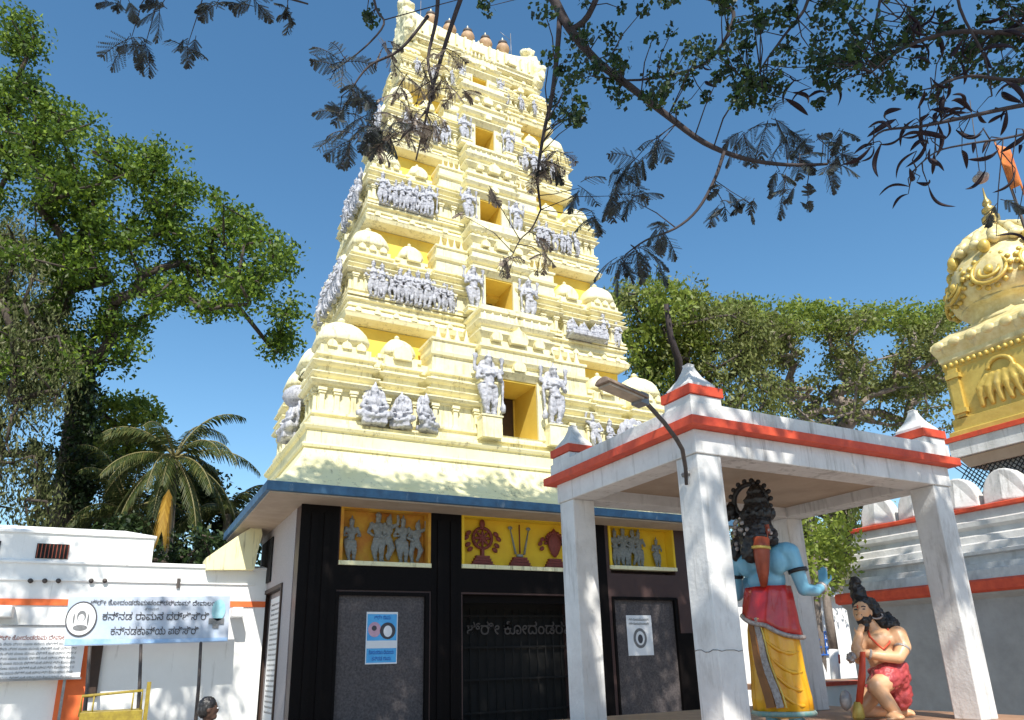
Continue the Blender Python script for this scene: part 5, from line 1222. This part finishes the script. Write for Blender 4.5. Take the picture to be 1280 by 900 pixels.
quads_mesh('upper_canopy', leaf_cloud(C, .75*(.6+.7*RNG.random(len(C))), 95, .21, .5, .6), GREENS, oh)
# shade over the near boughs themselves
nb_ = []
for k in range(34):
    px, py = random.choice([(random.uniform(100, 520), random.uniform(-20, 180)), (random.uniform(640, 1280), random.uniform(-20, 240))])
    nb_.append(shade(at(px, py, 7), random.uniform(3.2, 5.5)))
nb_ = [p for p in nb_ if not (lambda q: q.dot(Vector(AF)) > .3 and abs(q.dot(Vector(AR))/q.dot(Vector(AF))) < .74 and q.dot(Vector(AU))/q.dot(Vector(AF)) < .63)(p-Vector(EYE))]
C = np.array([tuple(p) for p in nb_]); quads_mesh('inner_canopy', leaf_cloud(C, .7, 110, .2, .5, .6), GREENS, oh)
m = MB(); grow(m, [troot[2], Vector((2.6, -2.5, 8.2))], [.3, .22], nb_, tipr=.02, wob=.06); m.build('inner_boughs', BARKD, oh)

def path(pts, d0, d1=None):
    d1 = d1 or d0; n = len(pts); return [at(x, y, d0+(d1-d0)*i/max(n-1, 1)) for i, (x, y) in enumerate(pts)]
def smooth(pts, k=4):
    out = []; n = len(pts)
    for i in range(n-1):
        p0, p1, p2, p3 = pts[max(i-1, 0)], pts[i], pts[i+1], pts[min(i+2, n-1)]
        for j in range(k):
            t = j/k; out.append(.5*((2*p1)+(p2-p0)*t+(2*p0-5*p1+4*p2-p3)*t*t+(3*p1-p0-3*p2+p3)*t**3))
    out.append(pts[-1]); return out
def branch(pts, d0, d1, r0, r1, name='branch'):
    P = smooth(path(pts, d0, d1)); n = len(P)
    MB().tube(P, [r0+(r1-r0)*i/(n-1) for i in range(n)], 7).build(name, BARKD, oh); return P
FV, RV, DV = [], [], []; TW = MB()
def compound(V, c, d, L, np_=8, ll=.016, droop=.12, wl=.0045):
    """a bipinnate leaf: a drooping stalk with paired side stalks carrying rows of narrow leaflets"""
    d = Vector(d).normalized(); p = Vector(c); n = 8; pts = [p.copy()]
    for i in range(n): d = (d+Vector((0, 0, -droop))).normalized(); p = p+d*L/n; pts.append(p.copy())
    TW.tube(pts, [.004]*(n+1), 3)
    nrm = Vector((random.gauss(0, .4), random.gauss(0, .4), 1)).normalized()
    for k in range(np_):
        t = .18+.82*k/np_; f_ = t*n; i = min(int(f_), n-1); q = pts[i].lerp(pts[i+1], f_-i); dd = (pts[i+1]-pts[i]).normalized(); sd = dd.cross(nrm).normalized()
        pl_ = L*.42*math.sin(math.pi*min(.95, t*.75+.22))
        for s_ in (-1, 1):
            pd = (sd*s_*.8+dd*.6+Vector((0, 0, -.45))+Vector((random.gauss(0, .12), random.gauss(0, .12), random.gauss(0, .12)))).normalized(); ns = pd.cross(nrm).normalized(); m_ = 10
            for j in range(m_):
                u = (j+.5)/m_; o = q+pd*pl_*u; l_ = ll*(1-.4*u)
                for s2 in (-1, 1):
                    e = o+(ns*s2*.9+pd*.5).normalized()*l_; wv = pd*wl
                    V += [tuple(o-wv), tuple(e-wv*.4), tuple(e+wv*.6), tuple(o+wv)]
def spray(V, c, n, L, spread=1.0, dirn=(0, 0, -.5), **k):
    for i in range(n):
        d = Vector((random.gauss(0, spread), random.gauss(0, spread), random.gauss(0, spread*.5)))+Vector(dirn); compound(V, Vector(c)+Vector((random.gauss(0, .03), random.gauss(0, .03), random.gauss(0, .03))), d, L*random.uniform(.7, 1.15), **k)
def twig(a, b, r=.006):
    mid = Vector(a).lerp(Vector(b), .5)+Vector((random.uniform(-.04, .04), random.uniform(-.04, .04), random.uniform(-.02, .06))); TW.tube([a, mid, b], [r, r*.8, r*.5], 4)
PODS = []
def pod(c, d, L, curl=1):
    PODS.append((Vector(c), Vector(d).normalized(), L, curl))
random.seed(77)
A1 = at(0, 0, 1)
# main bough arching from the top centre down to the right
B1 = branch([(660, -60), (690, -5), (712, 35), (745, 75), (790, 110), (835, 145), (880, 178), (930, 198), (985, 206), (1035, 205)], 7.4, 6.6, .055, .012)
B2 = branch([(905, 190), (893, 225), (872, 262), (845, 285), (808, 300), (782, 318)], 6.8, 6.2, .018, .006)
B3 = branch([(700, 15), (697, 60), (690, 120), (680, 165), (672, 220), (676, 262)], 7.3, 6.9, .03, .01)
B4 = branch([(676, 262), (665, 285), (650, 300), (640, 320)], 6.9, 6.8, .009, .005)
B5 = branch([(548, -40), (546, 20), (535, 75), (540, 125), (500, 175)], 6.6, 6.2, .022, .006)
B6 = branch([(590, -40), (565, 30), (545, 95), (532, 150), (520, 200)], 6.9, 6.5, .026, .007)
B7 = branch([(535, 20), (500, 62), (462, 82), (440, 110)], 6.5, 6.2, .016, .006)
B8 = branch([(760, -40), (735, 20), (712, 38)], 7.2, 7.2, .03, .03)
B9 = branch([(1340, 120), (1260, 135), (1200, 148), (1150, 158), (1105, 163), (1085, 180)], 6.2, 6.0, .022, .006)
B10 = branch([(1340, 150), (1270, 170), (1210, 180), (1170, 190), (1140, 215)], 6.0, 5.8, .012, .005)
B11 = branch([(760, -60), (830, -20), (905, 5), (915, 30), (880, 80), (800, 100), (740, 95)], 7.6, 7.2, .03, .008)
B12 = branch([(1000, -60), (1010, 0), (980, 45), (955, 80), (940, 110)], 7.2, 6.9, .02, .006)
B13 = branch([(1110, -60), (1100, 0), (1090, 45), (1075, 75)], 7.0, 6.9, .018, .006)
B14 = branch([(1340, 20), (1260, 40), (1190, 40), (1130, 60), (1090, 90)], 6.4, 6.4, .03, .008)
B15 = branch([(1340, 90), (1270, 100), (1210, 95), (1165, 110)], 6.2, 6.2, .022, .008)
B16 = branch([(100, -60), (180, -30), (260, -25), (330, -10), (385, 5)], 7.2, 7.0, .03, .008)
B17 = branch([(460, -40), (470, 10), (480, 30), (455, 60), (415, 90)], 6.7, 6.4, .014, .005)
B18 = branch([(1190, -60), (1200, 10), (1230, 70), (1240, 120)], 6.4, 6.2, .016, .006)
# feathery sprays (pixel position, leaves, length, depth)
for (x, y, n, L, d) in [(165, 45, 7, .34, 7.0), (200, 10, 5, .3, 7.0), (235, 55, 6, .3, 7.0), (150, 5, 4, .3, 7.1), (270, 5, 5, .25, 7.0), (320, 0, 6, .28, 7.0), (360, 12, 5, .25, 7.0), (180, 62, 4, .28, 7.0),
                        (430, 80, 8, .36, 6.4), (445, 110, 8, .36, 6.3), (460, 145, 9, .36, 6.3), (440, 170, 8, .34, 6.2), (485, 165, 6, .30, 6.2), (425, 140, 4, .3, 6.3),
                        (780, 215, 7, .33, 6.8), (765, 245, 6, .33, 6.8), (800, 200, 5, .3, 6.8), (790, 250, 4, .3, 6.7), (820, 175, 5, .28, 6.9), (725, 235, 4, .3, 6.9), (745, 270, 5, .3, 6.8),
                        (795, 310, 7, .32, 6.2), (830, 285, 5, .28, 6.3), (775, 322, 4, .26, 6.2), (810, 325, 3, .24, 6.2),
                        (905, 255, 5, .26, 6.7), (900, 235, 3, .22, 6.7), (940, 255, 4, .2, 6.7), (1010, 250, 3, .2, 6.7), (985, 235, 3, .24, 6.7), (1040, 205, 5, .26, 6.6), (1050, 190, 4, .22, 6.6),
                        (930, 165, 5, .34, 6.9), (960, 150, 6, .36, 6.9), (985, 165, 5, .32, 6.9), (1000, 195, 5, .3, 6.7), (1025, 170, 4, .28, 6.7), (975, 215, 4, .26, 6.7), (1050, 160, 3, .22, 6.7),
                        (690, 205, 3, .22, 6.9), (1250, 250, 2, .2, 6.0)]:
    c = at(x, y, d); spray(FV, c, n, L, .9, (0, 0, -.35)); 
    allb = [q for B_ in (B1, B2, B3, B5, B7, B16, B17, B11) for q in B_]; q = min(allb, key=lambda v: (v-c).length)
    if (q-c).length < 1.2: twig(q, c)
# dry pale sprays in front of the tower
for (x, y, n, L, d) in [(495, 150, 9, .30, 6.4), (515, 165, 7, .26, 6.3), (540, 160, 6, .26, 6.4), (500, 120, 5, .24, 6.4), (480, 60, 5, .24, 6.5), (530, 85, 6, .26, 6.4), (555, 100, 7, .26, 6.4), (575, 112, 5, .22, 6.4), (505, 95, 5, .24, 6.4),
                        (560, 60, 3, .2, 6.4), (680, 205, 7, .24, 6.9), (668, 215, 5, .22, 6.9), (695, 190, 4, .22, 6.9), (632, 325, 5, .2, 6.8), (642, 322, 3, .16, 6.8), (672, 300, 4, .2, 6.8), (680, 320, 4, .18, 6.8), (610, 240, 3, .16, 6.5), (580, 270, 2, .14, 6.5), (520, 140, 6, .26, 6.3), (475, 180, 4, .2, 6.2)]:
    c = at(x, y, d); spray(DV, c, n, L, .9, (0, 0, -.5), ll=.013, wl=.0035, np_=6)
    allb = [q for B_ in (B3, B4, B5, B6, B7) for q in B_]; q = min(allb, key=lambda v: (v-c).length)
    if (q-c).length < 1.2: twig(q, c)
# clusters of small rounded leaves (greener) on the upper boughs
def rcluster(c, r, n, s):
    C = np.array([tuple(c)]); return leaf_cloud(C, r, n, s, .9, .85)
rp = []
for (x0, x1, y0, y1, n) in [(770, 905, -10, 150, 52), (905, 1010, -10, 90, 38), (935, 975, 100, 125, 7), (915, 945, 85, 130, 10), (1010, 1100, 0, 85, 38), (1040, 1080, 60, 110, 14), (1020, 1040, 95, 135, 6), (1085, 1180, 10, 125, 46), (1180, 1290, -10, 110, 50), (680, 760, 0, 160, 24), (735, 775, 60, 100, 10), (455, 475, 0, 35, 5), (600, 640, -10, 15, 5), (690, 745, 80, 150, 14), (860, 880, 100, 130, 4)]:
    for k in range(n):
        x, y = random.uniform(x0, x1), random.uniform(y0, y1); c = at(x, y, random.uniform(6.3, 7.4))
        if noise.noise(Vector((x/26, y/26, 2))) < -.16: continue
        rp.append(c)
AllB = [q for B_ in (B1, B3, B8, B11, B12, B13, B14, B15, B16, B17, B18) for q in B_]
for c in rp:
    q = min(AllB, key=lambda v: (v-c).length); 
    twig(q, c, .007)
    RV.append(rcluster(c, random.uniform(.06, .16), random.randint(20, 52), .048))
# seed pods
random.seed(9)
for (x0, x1, y0, y1, n, d) in [(1150, 1290, 95, 215, 46, 6.1), (1080, 1160, 145, 180, 7, 6.0), (1075, 1095, 178, 196, 3, 6.0), (1130, 1165, 180, 250, 7, 5.9), (1130, 1180, 0, 90, 12, 6.5), (1200, 1280, 0, 90, 12, 6.4), (980, 1050, 85, 125, 8, 6.9), (860, 890, 85, 110, 2, 7), (1230, 1275, 240, 330, 3, 6.0)]:
    for k in range(n):
        c = at(random.uniform(x0, x1), random.uniform(y0, y1), d+random.uniform(-.25, .25)); L = random.uniform(.16, .29)
        dr = Vector((random.uniform(-1, 1), random.uniform(-1, 1), random.uniform(-1.2, .1)))
        pod(c, dr, L, random.choice((-1, 1)))
        q = min(AllB+B9+B10, key=lambda v: (v-c).length); twig(q, c, .006)
for (x0, y0, x1, y1, d, r_) in [(565, 60, 605, 72, 6.3, 1), (630, 75, 622, 100, 6.4, 1), (470, 10, 455, 55, 6.2, 1), (600, 5, 660, 30, 6.2, -1), (590, 20, 582, 60, 6.3, 1)]:
    a, b_ = at(x0, y0, d), at(x1, y1, d); pod(a, b_-a, (b_-a).length, r_)
def podmesh():
    m = MB(); P = []; n = 12
    for i in range(n+1): t = i/n; P.append(Vector((.22*math.sin(math.pi*t*.95), 0, -t)))
    m.tube(P, [.004+.088*math.sin(math.pi*min(1, max(.02, t/n)))**.7 for t in range(n+1)], 6, .45); return m
pp = None
for k, (c, d, L, cu) in enumerate(PODS[:98]):
    if pp is None: pp = podmesh().build('seed_pod', POD, oh); o = pp
    else: o = pp.copy(); COL.objects.link(o)
    R_ = Vector((0, 0, -1)).rotation_difference(d).to_matrix().to_4x4() @ Matrix.Rotation(random.uniform(0, 6.28), 4, 'Z')
    o.matrix_basis = Matrix.Translation(c) @ R_ @ Matrix.Scale(L, 4)
TW.build('twigs', BARKD, oh, kind='stuff')
quads_mesh('feathery_leaves', FV, FROND, oh); quads_mesh('dry_leaves', DV, DRYL, oh); quads_mesh('rounded_leaves', np.concatenate(RV), ROUNDL, oh)
print('faces fronds', len(FV)//4, len(DV)//4, sum(len(r) for r in RV)//4)
